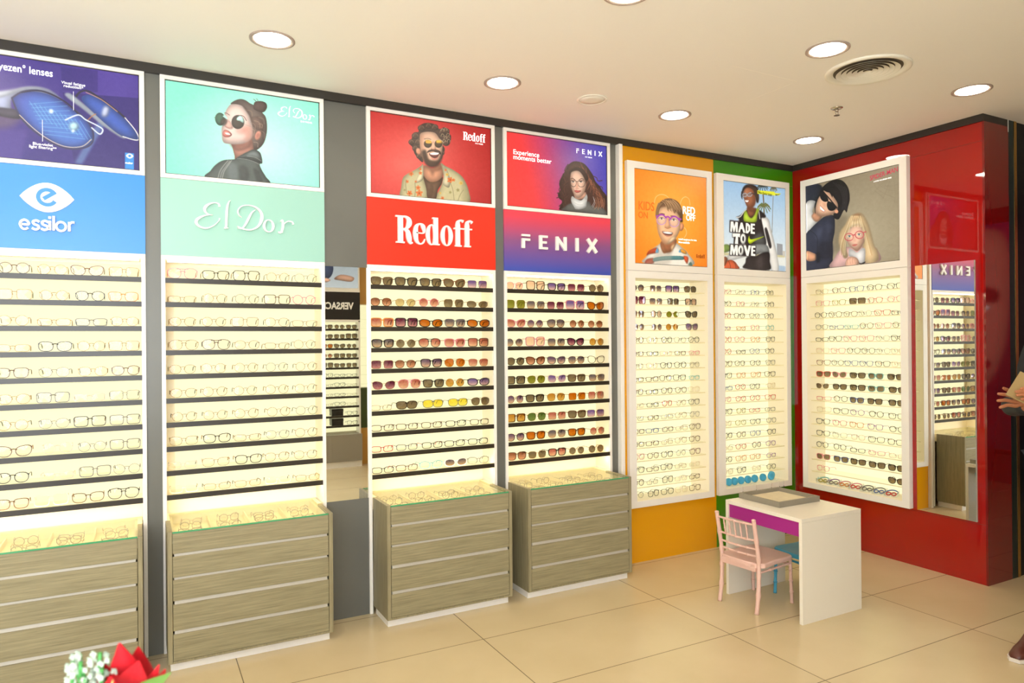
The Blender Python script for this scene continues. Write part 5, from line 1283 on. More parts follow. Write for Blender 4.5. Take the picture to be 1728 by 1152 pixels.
# ------------------------------------------------------------------ framed lit cases on the coloured walls
KP = 0.0895
def kshelf(k): return 1.848 - KP * k
def kid_case(key, o, x0, x1, fn, label, plabel, art, bg, mat, front, uflip):
    """drawn along the yellow / green wall; fn turns it onto the end wall"""
    xc = (x0 + x1) / 2
    base = fn(xc, front + .1, 0.378)
    t = thing('framed_display_case', label, 'display case', base, group='framed lit cases on the coloured walls')
    hx0, hx1 = o[0], o[1]
    MB().frame(x0, x1, 0.378, 1.980, [(hx0, hx1, .42, 1.932)], front, -0.001, fn=fn).build('lower_frame', WHITE, t)
    MB().frame(x0, x1, 1.982, 2.721, [(hx0, hx1, 2.030, 2.674)], front, -0.001, fn=fn).build('upper_frame', WHITE, t)
    bk = 0.165
    q = MB()
    for a in ((hx0 + .0002, hx0 + .0015, .4202, 1.9318), (hx1 - .0015, hx1 - .0002, .4202, 1.9318)):
        q.prism([(a[0], a[2]), (a[1], a[2]), (a[1], a[3]), (a[0], a[3])], front + .003, bk - .0065, fn=fn)
    q.prism([(hx0 + .0002, .4202), (hx1 - .0002, .4202), (hx1 - .0002, .4212), (hx0 + .0002, .4212)], front + .003, bk - .0065, fn=fn).prism([(hx0 + .0002, 1.9308), (hx1 - .0002, 1.9308), (hx1 - .0002, 1.9318), (hx0 + .0002, 1.9318)], front + .003, bk - .0065, fn=fn)
    q.build('case_lining', CASEIN, t)
    MB().prism([(hx0, .42), (hx1, .42), (hx1, 1.932), (hx0, 1.932)], bk - .006, bk, fn=fn).build('light_panel', LITK, t, label='glowing pale yellow back panel')
    for k in range(16):
        z = kshelf(k)
        s = MB().prism([(hx0 + .002, z - .005), (hx1 - .002, z - .005), (hx1 - .002, z), (hx0 + .002, z)], .004, .155, fn=fn).build('glass_shelf', ACRYL, t)
        MB().prism([(hx0 + .002, z - .005), (hx1 - .002, z - .005), (hx1 - .002, z), (hx0 + .002, z)], .001, .004, fn=fn).build('shelf_edge', SHEDGE, s)
    p = thing('backlit_poster', plabel, 'poster', fn(xc, front, 2.35), group='posters in the frames of the coloured walls')
    MB().prism([(hx0 + .0005, 2.0305), (hx1 - .0005, 2.0305), (hx1 - .0005, 2.6735), (hx0 + .0005, 2.6735)], front + .004, front + .018, fn=fn).build('poster_backing', BLACKBAND, p)
    e = .0035; a0, a1 = (hx1 - e, hx0 + e) if uflip else (hx0 + e, hx1 - e)
    pf = lambda u, v: fn(a0 + (a1 - a0) * u, front + .003, 2.674 - e - (0.644 - 2 * e) * v)
    pr = poster_print(print_image(art, 230, 228, bg), pf, p, FILM)
    return t, pr
idn = lambda x, y, z: (x, y, z)
ky, kyp = kid_case('yellow', YO, -1.634, -0.876, idn, 'white-framed lit case on the yellow wall, sunglasses on its top shelves', 'orange poster of a smiling child wearing purple glasses', ART_ORANGE, bg_org, None, -0.03, False)
kg, kgp = kid_case('green', GO, -0.830, -0.073, idn, 'white-framed lit case on the green wall, blue round cases at its foot', 'poster of a standing teenager with a basketball under palm trees', ART_SPORT, bg_sky, None, -0.03, False)
kr, krp = kid_case('kids', (-.896, -.15), -0.948, -0.105, fR, 'white-framed lit case on the red wall, childrens glasses on every shelf', 'beige poster of two children, one in dark sunglasses, one in pink glasses', ART_KIDS, bg_kid, None, -0.04, True)
OT = material('printed_orange', rgb(200, 90, 20), 0.4, emit=rgb(236, 104, 20), estr=0.62)
BK = material('printed_black', rgb(30, 24, 22), 0.4)
yk = -0.0285
lettering('KIDS', .083, OT, kyp, (-1.545, yk, 2.396), ROT_L, bold=.0012, xs=.80)
lettering('ON', .062, OT, kyp, (-1.545, yk, 2.340), ROT_L, bold=.0010, xs=.86)
lettering('RED', .076, WHT, kyp, (-1.154, yk, 2.398), ROT_L, bold=.0012, xs=.84)
lettering('OFF', .060, WHT, kyp, (-1.122, yk, 2.354), ROT_L, bold=.0010, xs=.82)
lettering('redoff eyeglasses for kids', .0165, WHT, kyp, (-1.193, yk, 2.212), ROT_L, bold=.0002)
lettering('Now available', .018, WHT, kyp, (-1.193, yk, 2.190), ROT_L, bold=.0007)
BR = material('printed_brown', rgb(120, 56, 24), 0.4)
m = MB(); glyph(m, RDF, -1.034, 2.092, 0.178, yk - .001, yk, bold=.6); m.build('lettering', BR, kyp)
lettering('Nike Rabid 5000', .026, BK, kgp, (-.414, yk, 2.612), (PI / 2, 0.09, 0), xs=.86)
lettering('SPIDER-MAN', .046, material('printed_crimson', rgb(176, 44, 62), 0.4, emit=rgb(140, 36, 66), estr=.7), krp, (-0.0385, -.684, 2.606), (PI / 2, -0.10, -PI / 2), xs=.80, bold=.0006, shear=.12)
lettering('ACROSS THE SPIDER-VERSE', .0125, WHT, krp, (-0.0385, -.712, 2.588), (PI / 2, -0.02, -PI / 2), xs=.86, bold=0)
# ---- mirror on the red wall
t = thing('wall_mirror', 'tall frameless mirror on the glossy red wall', 'mirror', (-0.01, -1.16, 0.377))
MB().prism([(-0.980, -0.0085), (-1.352, -0.0119), (-1.352, -0.0012), (-0.980, -0.0012)], 0.377, 1.984, fn=lambda x, y, z: (z, x, y)).build('mirror_glass', MIRROR, t)
MB().box(-0.0105, -0.0012, -1.355, -1.3525, 0.377, 1.984).build('bevelled_edge', ALU, t)

# ------------------------------------------------------------------ child's desk, chairs, tray
DESKW = material('white_desk_laminate', rgb(236, 228, 212), 0.3)
PURPLE = material('purple_drawer', rgb(164, 36, 132), 0.35)
t = thing('childrens_desk', 'small white waterfall desk with a purple drawer front', 'desk', (-1.225, -0.997, 0))
MB().box(-1.463, -0.984, -1.268, -0.725, 0.537, 0.558).build('desk_top', DESKW, t, bevel=0.001)
MB().box(-1.463, -0.984, -0.745, -0.725, 0, 0.5365).build('side_panel', DESKW, t, bevel=0.001)
MB().box(-1.463, -0.984, -1.268, -1.248, 0, 0.5365).build('side_panel', DESKW, t, bevel=0.001)
MB().box(-1.452, -1.436, -1.2475, -0.7455, 0.458, 0.536).build('drawer_front', PURPLE, t)
MB().box(-1.4355, -1.10, -1.2475, -0.7455, 0.464, 0.470).box(-1.11, -1.10, -1.2475, -0.7455, 0.470, 0.536).build('drawer_box', DESKW, t)
TG = material('grey_tray_sides', rgb(142, 134, 118), 0.6); TB = noisy(material('cream_tray_lining', rgb(222, 208, 176), 0.8), 30, 0.05)
t = thing('display_tray', 'shallow grey square tray with a cream lining on the desk', 'tray', (-1.195, -0.885, 0.5585))
x0, x1, y0, y1 = -1.362, -1.026, -1.034, -0.733
MB().frame(x0, x1, y0, y1, [(x0 + .014, x1 - .014, y0 + .014, y1 - .014)], .5585, .589, fn=lambda x, y, z: (x, z, y)).build('tray_rim', TG, t)
MB().box(x0 + .014, x1 - .014, y0 + .014, y1 - .014, .5585, .567).build('tray_lining', TB, t)

def spindle(mb, a, b, r, knots=3, n=10):
    """turned bamboo-style bar from a to b"""
    a, b = Vector(a), Vector(b); pts, rad = [], []
    for i in range(knots + 1):
        u0, u1 = i / (knots + 1), (i + 1) / (knots + 1)
        for u, k in ((u0 + .0, 1.0), (u0 + (u1 - u0) * .12, .92), (u0 + (u1 - u0) * .5, .86), (u0 + (u1 - u0) * .88, .92)):
            pts.append(a.lerp(b, u)); rad.append(r * k)
        if i < knots:
            for du, k in ((-.012, 1.0), (-.006, 1.22), (.006, 1.22)): pts.append(a.lerp(b, u1 + du)); rad.append(r * k)
    pts.append(b); rad.append(r)
    return mb.tube(pts, rad, n)
def chair(name, label, loc, rz, mat):
    """front of the seat looks along local +x"""
    t = thing(name, label, 'chair', loc, rz)
    hw = 0.126
    for s in (-1, 1):
        m = MB(); y = s * hw
        pts = [(-.018, y, 0), (-.002, y, .10), (.004, y, .21), (.002, y, .30), (-.014, y, .40), (-.036, y, .515)]
        q = catmull(pts, False, 5); rad = [.0115] * len(q)
        for i in (5, 10, 15, 20): rad[i] = .0145
        m.tube(q, rad, 10).lathe([(.0115, .512), (.0125, .517), (.0105, .522), (.004, .524)], 10, (-.0365, y, 0)); m.build('back_post', mat, t, smooth=True, local=True)
        q = MB(); spindle(q, (.292, s * .130, 0), (.282, s * .128, .258), .0105); q.build('leg', mat, t, smooth=True, local=True)
        q = MB(); spindle(q, (.012, s * hw, .222), (.282, s * .128, .228), .0075, 2); q.build('stretcher', mat, t, smooth=True, local=True)
    q = MB(); spindle(q, (.283, -.128, .222), (.283, .128, .222), .0075, 2); q.build('stretcher', mat, t, smooth=True, local=True)
    # seat: slightly dished, rounded front
    m = MB(); out = [(-.004, -.128), (-.004, .128), (.12, .138), (.25, .141), (.295, .128), (.308, .06), (.310, 0), (.308, -.06), (.295, -.128), (.25, -.141), (.12, -.138)]
    pr = [(p.x, p.y) for p in catmull(out, True, 3)]; n = len(pr); cx = .15
    vs = []; lev = [(.94, .246), (1, .250), (1, .268), (.97, .2745), (.85, .274), (.5, .268), (.2, .266)]
    for sc, z in lev: vs += [(cx + (p[0] - cx) * sc, p[1] * sc, z) for p in pr]
    fs = [tuple(range(n - 1, -1, -1))] + [(a * n + i, a * n + (i + 1) % n, (a + 1) * n + (i + 1) % n, (a + 1) * n + i) for a in range(len(lev) - 1) for i in range(n)] + [tuple((len(lev) - 1) * n + i for i in range(n))]
    m.add(vs, fs).box(-.012, .006, -.115, .115, .228, .262); m.build('seat', mat, t, smooth=False, local=True)
    def px(z): return .004 + (0 if z < .3 else -(z - .3) * .185)
    for z in (.312, .353, .402, .492):
        m = MB(); spindle(m, (px(z), -hw, z), (px(z), hw, z), .0065, 3)
        m.v = [(x - .012 * (1 - (y / hw) ** 2), y, zz) for x, y, zz in m.v]; m.build('back_rail', mat, t, smooth=True, local=True)
    for k in range(5):
        y = -.076 + k * .038; m = MB(); f = -.012 * (1 - (y / hw) ** 2); spindle(m, (px(.402) + f, y, .404), (px(.492) + f, y, .490), .0052, 2)
        m.build('back_spindle', mat, t, smooth=True, local=True)
    return t
chair('childrens_chair', 'pale pink bamboo-style childrens chair pushed up to the purple drawer', (-1.553, -0.917, 0), math.radians(5.6), material('pale_pink_plastic', rgb(226, 186, 172), 0.4))
chair('childrens_chair', 'sky-blue childrens chair tucked under the far side of the white desk', (-0.915, -0.995, 0), math.radians(180 - 1.5), material('sky_blue_plastic', rgb(70, 160, 190), 0.4))

# ------------------------------------------------------------------ eyewear
FRM = {'k': ('black', rgb(26, 22, 20), .3, 0), 't': ('tortoiseshell', rgb(104, 58, 26), .25, 0), 'b': ('brown', rgb(96, 66, 44), .3, 0), 'g': ('gold', rgb(150, 108, 56), .4, .5), 's': ('silver', rgb(112, 106, 100), .4, .5),
       'r': ('red', rgb(206, 44, 36), .3, 0), 'n': ('blue', rgb(60, 92, 160), .3, 0), 'p': ('pink', rgb(226, 140, 150), .3, 0), 'c': ('crystal', rgb(232, 214, 186), .3, 0), 'e': ('teal', rgb(110, 186, 190), .3, 0),
       'y': ('grey', rgb(120, 116, 108), .3, 0), 'o': ('amber', rgb(222, 138, 50), .3, 0), 'v': ('purple', rgb(140, 90, 160), .3, 0), 'l': ('olive', rgb(170, 160, 50), .3, 0), 'w': ('white', rgb(236, 232, 222), .3, 0), 'd': ('plum', rgb(110, 30, 50), .25, 0)}
FM = {k: material('frame_' + v[0], v[1], v[2], metal=v[3]) for k, v in FRM.items()}
LNS = {'0': ('clear', (250, 250, 247), None), 'm': ('smoke-brown', (118, 100, 84), (150, 132, 104)), 'w': ('brown-to-rose', (150, 92, 70), (236, 176, 150)), 'u': ('violet-to-peach', (112, 84, 124), (236, 196, 176)),
       'i': ('rose', (188, 104, 98), (238, 192, 168)), 'o': ('orange', (196, 100, 14), (214, 130, 30)), 'n': ('green', (92, 116, 60), (128, 146, 84)), 'l': ('olive', (128, 128, 40), (160, 156, 66)), 'y': ('yellow', (250, 226, 70), (252, 236, 120)),
       'd': ('plum', (104, 40, 76), (214, 150, 160)), 'a': ('amber', (196, 136, 56), (224, 178, 96)), 'v': ('violet', (120, 92, 170), (232, 196, 206)), 'q': ('pale pink', (246, 204, 190), (250, 222, 206)), 'x': ('grey-violet', (110, 98, 116), (222, 184, 156)), 't': ('pale smoke', (206, 180, 136), (226, 206, 160))}
def sq(c): return tuple(math.sqrt(a) for a in rgb(*c)[:3]) + (1,)      # a lens has two faces, each takes half the tint
LM = {k: clear_mat('lens_' + v[0], sq(v[1]), sq(v[2]) if v[2] else None, -0.022, 0.012, gloss=.25 if k != '0' else .03, mult=.6 if k != '0' else .16) for k, v in LNS.items()}
SHP = {'R': ('round', .047, .045, 2.0, 0, 0), 'P': ('panto', .049, .042, 2.3, .10, 0), 'Q': ('square', .054, .044, 4.5, .06, 0), 'W': ('wayfarer', .053, .042, 3.2, .14, .03), 'C': ('cat-eye', .055, .043, 2.5, .16, .14),
       'A': ('aviator', .056, .048, 2.5, .12, -.06), 'T': ('slim rectangular', .053, .030, 3.6, .05, .03), 'H': ('geometric', .053, .048, 2.9, .05, 0), 'G': ('oversized square', .058, .052, 4.0, .05, .02), 'O': ('wraparound oval', .060, .038, 2.4, .03, .06),
       'S': ('one-piece shield', .066, .046, 2.6, .10, .02), 'M': ('browline', .053, .040, 2.8, .10, .04)}
BR_G = .018
def outline(sh, side, n=22, off=0.0):
    nm, w, h, e, tr, cat = SHP[sh]; pts = []
    br = BR_G if sh != 'S' else .002
    for i in range(n):
        a = 2 * PI * i / n; c, s_ = math.cos(a), math.sin(a)
        x = (w / 2 + off) * math.copysign(abs(c) ** (2 / e), c); z = (h / 2 + off) * math.copysign(abs(s_) ** (2 / e), s_)
        x *= 1 + tr * z / h * 1.4
        z += cat * (x) * (1 if z > 0 else .35)
        if sh == 'H' : z *= 1 - .05 * math.cos(4 * a)
        if sh == 'A' and z < 0: x -= .004 * (-z / h)
        pts.append((side * (br / 2 + w / 2 + x), z))
    return pts
MC = {}
def eyewear_meshes(sh, thick):
    key = (sh, thick)
    if key in MC: return MC[key]
    nm, w, h, e, tr, cat = SHP[sh]; out = {}
    t_ = {0: .0016, 1: .0030, 2: .0042}[thick]; dp = {0: .0016, 1: .0028, 2: .0042}[thick]
    zb = min(p[1] for p in outline(sh, 1)) - t_
    fm = MB(); n = 22
    for side in (-1, 1):
        a = outline(sh, side, n, 0); b = outline(sh, side, n, t_); vs = []
        for i in range(n):
            cur = .05 * (abs(a[i][0]) ** 2) / .07
            for (x, z), y in ((a[i], -dp / 2), (b[i], -dp / 2), (b[i], dp / 2), (a[i], dp / 2)): vs.append((x, y + cur, z - zb))
        fm.add(vs, [(i * 4 + q, ((i + 1) % n) * 4 + q, ((i + 1) % n) * 4 + (q + 1) % 4, i * 4 + (q + 1) % 4) for i in range(n) for q in range(4)])
    zbr = h * (.22 if sh not in 'AC' else .16) - zb; xb = BR_G / 2 + .0035
    bt = max(t_ * 1.1, .0015)
    q = [Vector((-xb, 0, zbr - .001)), Vector((-xb * .5, -.0012, zbr + .0025)), Vector((0, -.0018, zbr + .0035)), Vector((xb * .5, -.0012, zbr + .0025)), Vector((xb, 0, zbr - .001))]
    fm.tube(q, bt * .62, 6)
    if sh == 'A': fm.tube([(-.026, .0004, h * .5 - zb - .002), (0, -.001, h * .5 - zb - .003), (.026, .0004, h * .5 - zb - .002)], bt * .55, 6)
    if thick == 0:
        for s in (-1, 1): fm.tube([(s * .0085, .0005, zbr - .003), (s * .0075, .006, zbr - .006), (s * .0065, .008, zbr - .011)], .0011, 5)
    xe = max(p[0] for p in outline(sh, 1)); ze = h * .28 + cat * w * .45 - zb
    for s in (-1, 1): fm.box(*sorted((s * (xe - .001), s * (xe + .0035))), .003, .0075, ze - max(t_, .0012), ze + max(t_, .0012))
    out['frame'] = fm.mesh('frame_front')
    for side, kk in ((-1, 'l'), (1, 'r')):
        a = outline(sh, side, n, .0002); vs = []
        for y in (-.0005, .0005):
            for x, z in a: vs.append((x, y + .05 * x * x / .07, z - zb))
        c_ = (side * (BR_G / 2 + w / 2) if sh != 'S' else side * w / 2, 0)
        cc = .05 * c_[0] ** 2 / .07
        vs += [(c_[0], cc - .0016, -zb), (c_[0], cc - .0006, -zb)]
        fs = [(i, (i + 1) % n, 2 * n) for i in range(n)] + [(n + (i + 1) % n, n + i, 2 * n + 1) for i in range(n)] + [(i, n + i, n + (i + 1) % n, (i + 1) % n) for i in range(n)]
        # lens origin at lens height so its tint runs top to bottom
        lm = MB(); lm.add([(x, y, z + zb) for x, y, z in vs], fs); out['lens' + kk] = (lm.mesh('lens', smooth=False), -zb)
        tm = MB(); th = {0: .0014, 1: .0014, 2: .0020}[thick]; x = side * (xe + .002)
        qq = catmull([(x, .005, ze), (x * .995, .03, ze + .0005), (x * .985, .07, ze - .001), (x * .97, .082, ze - .006), (x * .955, .096, max(.003, ze - .022))], False, 2)
        rr = [th * (1 if i < 6 else 1.25) for i in range(len(qq))]; tm.tube(qq, rr, 6); tm.v = [(x_, y_, z_ * 1.0) for x_, y_, z_ in tm.v]
        out['temple' + kk] = tm.mesh('temple', smooth=True)
    MC[key] = out
    return out
def place_eyewear(spec, loc, rz, label, group, scale=1.0, tilt=0.0, flip=None):
    """spec = shape, frame, lens codes"""
    sh, fr, ln = spec[0], spec[1], spec[2]; tc = spec[3] if len(spec) > 3 else fr
    thick = 0 if fr in 'gs' else (2 if (sh in 'QWGOC' and ln != '0') else 1)
    mm = eyewear_meshes(sh, thick); sun = ln != '0'
    r = bpy.data.objects.new('sunglasses' if sun else 'eyeglasses', None); COL.objects.link(r); r.empty_display_size = .02
    r.location = loc; r.rotation_euler = (tilt, 0, rz); r.scale = (scale,) * 3
    tag(r, label, 'sunglasses' if sun else 'eyeglasses', group)
    def part(nm, me, mat, z=0):
        if not me.materials: me.materials.append(None)
        o = bpy.data.objects.new(nm, me); COL.objects.link(o); o.parent = r; o.location = (0, 0, z)
        o.material_slots[0].link = 'OBJECT'; o.material_slots[0].material = mat
    part('frame_front', mm['frame'], FM[fr])
    for kk in 'lr':
        part('lens', mm['lens' + kk][0], LM[ln], mm['lens' + kk][1]); part('temple', mm['temple' + kk], FM[tc])
    return r
def describe(spec, i, row, where):
    sh, fr, ln = spec[0], spec[1], spec[2]; sun = ln != '0'
    if sun: a = '%s %s sunglasses with %s lenses' % (FRM[fr][0], SHP[sh][0], LNS[ln][0])
    else: a = '%s %s eyeglasses' % (FRM[fr][0], SHP[sh][0])
    return '%s, %s along the %s shelf, %s case' % (a, ORD[i], ORD[row], where)
rnd = random.Random(11)
def half_width(sh): return SHP[sh][1] * (1 + SHP[sh][4] * .7) + BR_G / 2 + .0058
CASEX = {'blue': (-5.28, -4.5265), 'mint': (-4.417, -3.668), 'red': (-3.391, -2.636), 'violet': (-2.533, -1.776), 'yellow': (-1.572, -.928), 'green': (-.760, -.117), 'kids': (-.892, -.154)}
def shelf_row(key, row, specs, xs, y, z, scale, turn=0.0, wallR=False, amp=.06):
    """stand the pairs side by side on one shelf, nudged so that none touch"""
    it = []
    for sp, x in zip(specs, xs):
        if sp is None: continue
        rz = turn + rnd.uniform(-amp, amp); sc = scale * rnd.uniform(.97, 1.02)
        it.append([sp, x + rnd.uniform(-.006, .006), rz, sc, half_width(sp[0]) * sc + .098 * sc * abs(math.sin(rz)) * .55])
    it.sort(key=lambda a: a[1]); lo, hi = CASEX[key]
    tot = sum(a[4] * 2 for a in it)
    if tot > (hi - lo) - .004:
        k = ((hi - lo) - .004) / tot
        for a in it: a[3] *= k; a[4] *= k
    for _ in range(12):
        it[0][1] = max(it[0][1], lo + it[0][4]); it[-1][1] = min(it[-1][1], hi - it[-1][4])
        for a, b in zip(it[:-1], it[1:]):
            g = a[4] + b[4] - (b[1] - a[1])
            if g > 0: a[1] -= g / 2 + .0002; b[1] += g / 2 + .0002
    it[0][1] = max(it[0][1], lo + it[0][4])
    for a, b in zip(it[:-1], it[1:]): b[1] = max(b[1], a[1] + a[4] + b[4])
    it[-1][1] = min(it[-1][1], hi - it[-1][4])
    for a, b in zip(it[-2::-1], it[:0:-1]): a[1] = min(a[1], b[1] - a[4] - b[4])
    if wallR: it.reverse()
    for n, (sp, x, rz, sc, hw) in enumerate(it):
        yy = y + rnd.uniform(-.004, .004); grp = '%s on the %s shelves' % ('sunglasses' if sp[2] != '0' else 'eyeglasses', DESC[key])
        # turn about the middle of the pair, not about the bridge
        ox, oy = .05 * sc * math.sin(rz), .05 * sc * (1 - math.cos(rz))
        if wallR: loc, rr = (yy + oy, x - ox, z + .0004), -PI / 2 + rz
        else: loc, rr = (x + ox, yy + oy, z + .0004), rz
        place_eyewear(sp, loc, rr, describe(sp, n, row, DESC[key]), grp, sc)
def R_(s): return [None if a == '-' else a for a in s.split()]
blue = ['Rb0 Rg0 Ct0 Qg0', 'Qg0k Rg0 Pk0 Wo0', 'Rg0 Tg0 Ty0k Pg0k', 'Tg0 Mk0 Rg0k Qg0', 'Wb0 Ps0k Pg0k Pt0', 'Pg0 Qy0k Tc0 Qs0k', 'Rg0k Ps0k Qk0g Qy0k', 'Ct0 Rc0 Rs0k Qy0', 'Pk0 Tc0 Qy0 Rs0k', 'Wt0 Qc0 Mb0g Ak0']
for k, s in enumerate(blue): shelf_row('blue', k, R_(s), (-5.035, -4.875, -4.722, -4.592), .036, shelf_top(k), 1.0)
mint = ['Ap0 Wk0g Hk0g Rg0y Rs0', 'Tg0 Rg0k Rs0b Qb0k Rp0', 'Pg0 Rg0k Qg0 Pg0k Tg0k', 'Ag0 Ab0k Pg0k Tg0 Rg0k', 'Pg0k Rg0b Rg0 Rs0b Rg0k', 'Pg0k Rg0 Rg0k Rg0 Rg0k', 'Rg0k Rg0k Rg0 Rg0 Rs0k', 'Mg0k Mk0g Tg0 Ps0k Rg0k', 'Tc0k Mg0 Mk0g Pg0 Pg0k', 'Tc0k Tg0k Tg0k Tc0k Tg0']
for k, s in enumerate(mint): shelf_row('mint', k, R_(s), (-4.345, -4.195, -4.045, -3.89, -3.745), .036, shelf_top(k), 1.0)
red = ['Wbm Wkm Wkm Ctm Qsv', 'Ptw Pgt Rpi Hgm Ogm', 'Qoi Qkd Oko Wyx Oko', 'Wkx Rgm Aki Wpi Qbi', 'Qgd Ptw Wku Ago Wgi', 'Cgd Api Wkm Rga Okv', 'Tg0 Skm Syy Syy Abm', 'Tb0 Tb0k Tb0 Tk0 Tb0k', 'Tr0 Ty0 Tk0r Tk0 Tk0', 'Tk0r Tb0 Oe0 Owx Oy0']
for k, s in enumerate(red): shelf_row('red', k, R_(s), (-3.33, -3.18, -3.03, -2.875, -2.72), .036, shelf_top(k), 1.0)
vio = ['Ppq Gbq Wkv Hgd Rbm', 'Ggl Hgx Hgd Gpv Cto', 'Cpi Rgu Abx Rgw Rgw', 'Rgx Gpq Hgx Ckd Rga', 'Pkm Ctw Cyu Agx Cb0', 'Qkm Agl Ccv Wbm Wgx', 'Rgu Wkm Aga Qgo Hgi', 'Qta Agn Qgi Wtm Qgv', 'Pku Wto Agx Wbo Rgi', 'Wbw Wgm Wki Rgm Rgm']
for k, s in enumerate(vio): shelf_row('violet', k, R_(s), (-2.47, -2.32, -2.165, -2.01, -1.855), .036, shelf_top(k), 1.0)
yel = ['Rkx Hgx Qkv Akm', 'Gdd Hgx Hkm Qkq', 'Hgx Rkq Rgl Ckm', 'Rgx Rgx Rga Cyv', 'Pt0 Rg0 Pk0 Ps0 Pk0', 'Tb0 Tk0 Tc0 Tb0 Tp0', 'Ps0 Pc0 Pk0 Pk0 Ps0', 'Tb0 Tb0 Pb0 Wk0 Te0', 'Pb0 Tk0 Pb0 Pb0 Pc0', 'Tc0 Tk0 Pr0b Pg0 Wk0', 'Ts0 Tb0 Ts0 Pg0 Ps0', 'Tt0 Tn0 Tb0 Tg0 Pb0', 'Tb0 Tb0 Tg0 Pg0 Pb0', 'Wp0 Pt0 Wk0 Ps0 Wd0', 'Wk0 Tb0 Wk0 Tg0 Tc0', 'Rb0 Ts0 Hk0 Tc0 Tb0', 'Ps0 Wk0 Mk0 Wc0 Wb0']
for k, s in enumerate(yel):
    a = R_(s); z = kshelf(k) if k < 16 else .4214
    xs = (-1.50, -1.34, -1.185, -1.02) if len(a) == 4 else (-1.505, -1.375, -1.25, -1.12, -.99)
    shelf_row('yellow', k, a, xs, .045, z, .93 if len(a) == 4 else .88, amp=.12, turn=.06)
gr = ['Pp0 Ps0 Pn0 Rk0', 'Pk0 Pp0 Ps0 Rk0', 'Rr0 Pk0 Py0 Rk0', 'Tv0 To0 Rp0 Re0', 'Rr0 Rp0 Wo0 Wk0', 'Rr0 Tk0 Pn0 Pk0', 'Wb0 Pk0 Pk0 Wy0', 'Wk0 Wo0 Wo0 Wk0', 'Tn0 Rr0b Wk0 Wc0', 'Rp0 Pr0 Rr0k Wr0', 'Wk0 Wl0 Tr0k Ty0', 'Wc0 Pl0 Wk0 Py0', 'Wk0 Pb0 Wn0 Wk0', 'Tc0 Pr0k Rk0r Pv0', 'Rk0 Wo0 Wo0 Tv0', 'Wc0 Wk0 Pc0 Pk0']
for k, s in enumerate(gr): shelf_row('green', k, R_(s), (-.675, -.53, -.375, -.215), .045, kshelf(k), .84, amp=.14, turn=.06)
kd = ['Pg0k Pd0k Wn0 Pk0 Wk0', 'Wp0 Wl0 Qbm Pr0c Pp0', 'Rk0 Rb0 Pb0 Rs0d Wr0 Tk0', 'Py0 Tn0 Te0 Rb0 Wp0 Rb0', 'Tk0 Wk0 Wp0 Wp0 Ps0k Wk0', 'Wc0p Wp0 Rk0 Rk0 Rs0 Wc0', 'Wd0 Rk0 Wn0 Wn0 Wk0o Wc0', 'Wrm Cpm Wkm Wem Wkm', 'Cgm Wkm Wkm Wem Wkm', 'Tp0 Rk0 Wnm Wkm Wkm', 'Wc0 Wk0 Rv0 Rk0 Wk0', 'Wk0 Wp0 Wo0 Wv0 Pk0', 'Wk0 Ws0 Pc0v Wk0 Wk0o', 'Rk0 Rk0 Tk0 Tp0 Tc0', 'Wpm Wnm Wkm Wkm Wkm', 'Pp0 - - - Ckm']
for k, s in enumerate(kd):
    a = R_(s); xs = (-.215, -.36, -.505, -.65, -.80) if len(a) == 5 else (-.205, -.325, -.45, -.575, -.70, -.825)
    shelf_row('kids', k, a, xs, .045, kshelf(k), .86, wallR=True, amp=.12, turn=.10)
# frames lying flat in the trays under the glass tops
def flat_frames(key, x0, x1, cols, where):
    n = 0
    for c in range(cols):
        w = (x1 - x0 - .05) / cols; cx = x0 + .025 + w * (c + .5)
        for r in range(3):
            y = .06 - r * .085
            place_eyewear(('PRT'[(c + r) % 3]) + 'gyb'[(c * 2 + r) % 3] + '0', (cx + rnd.uniform(-.01, .01), y, .5955), rnd.uniform(-.12, .12),
                          '%s frames lying in compartment %s of the tray, %s row from the back, %s cabinet' % (FRM['gyb'[(c * 2 + r) % 3]][0], 'one two three four'.split()[c], ORD[r], where), 'eyeglass frames under the glass tops', .80, tilt=PI / 2 * .0); n += 1
for key, a, b in (('blue', -5.28, -4.527), ('mint', -4.428, -3.676), ('red', -3.392, -2.648), ('violet', -2.543, -1.793)): flat_frames(key, a, b, 4, DESC[key])

# blue round cases in the foot of the green case
BC = material('sky_blue_case', rgb(70, 178, 232), 0.35); CORD = material('white_cord', rgb(232, 228, 220), 0.5); CT = material('black_cord_tip', rgb(30, 28, 28), 0.4)
pos = [-.662, -.604, -.537, -.466, -.394, -.306, -.218, -.172]
wh = ['half hidden by the frame edge', 'second along the row', 'third along the row', 'fourth along the row, with a cord', 'fifth along the row', 'sixth along the row, after a gap', 'seventh, leaning on the end one', 'at the end by the red wall']
for i, x in enumerate(pos):
    y = .045 + (.036 if i == 7 else 0); Mx = Euler((PI / 2, 0, 0)).to_matrix()
    t = thing('glasses_case', 'round sky-blue glasses case standing on edge, ' + wh[i], 'glasses case', (x, y, .4212), group='blue round cases in the green-wall case')
    for s, nm in ((1, 'case_lid'), (-1, 'case_body')):
        MB().lathe([(.024, 0.0006 * s), (.0283, .0012 * s), (.0288, .004 * s), (.0265, .011 * s), (.019, .0145 * s), (.006, .0158 * s)], 26, (x, y, .4502), M=Mx).build(nm, BC, t, smooth=True)
    if i in (1, 3, 5, 6, 7):
        m = MB(); m.tube(catmull([(x + .008, y - .022, .4234), (x + .007, -.008, .4232), (x + .006, -.031, .4232), (x + .005, -.0345, .414), (x + .004, -.034, .385)], False, 4), .0014, 6)
        c = m.build('pull_cord', CORD, t, smooth=True); MB().tube([(x + .004, -.034, .386), (x + .004, -.034, .366)], .0024, 8).build('cord_tip', CT, c)
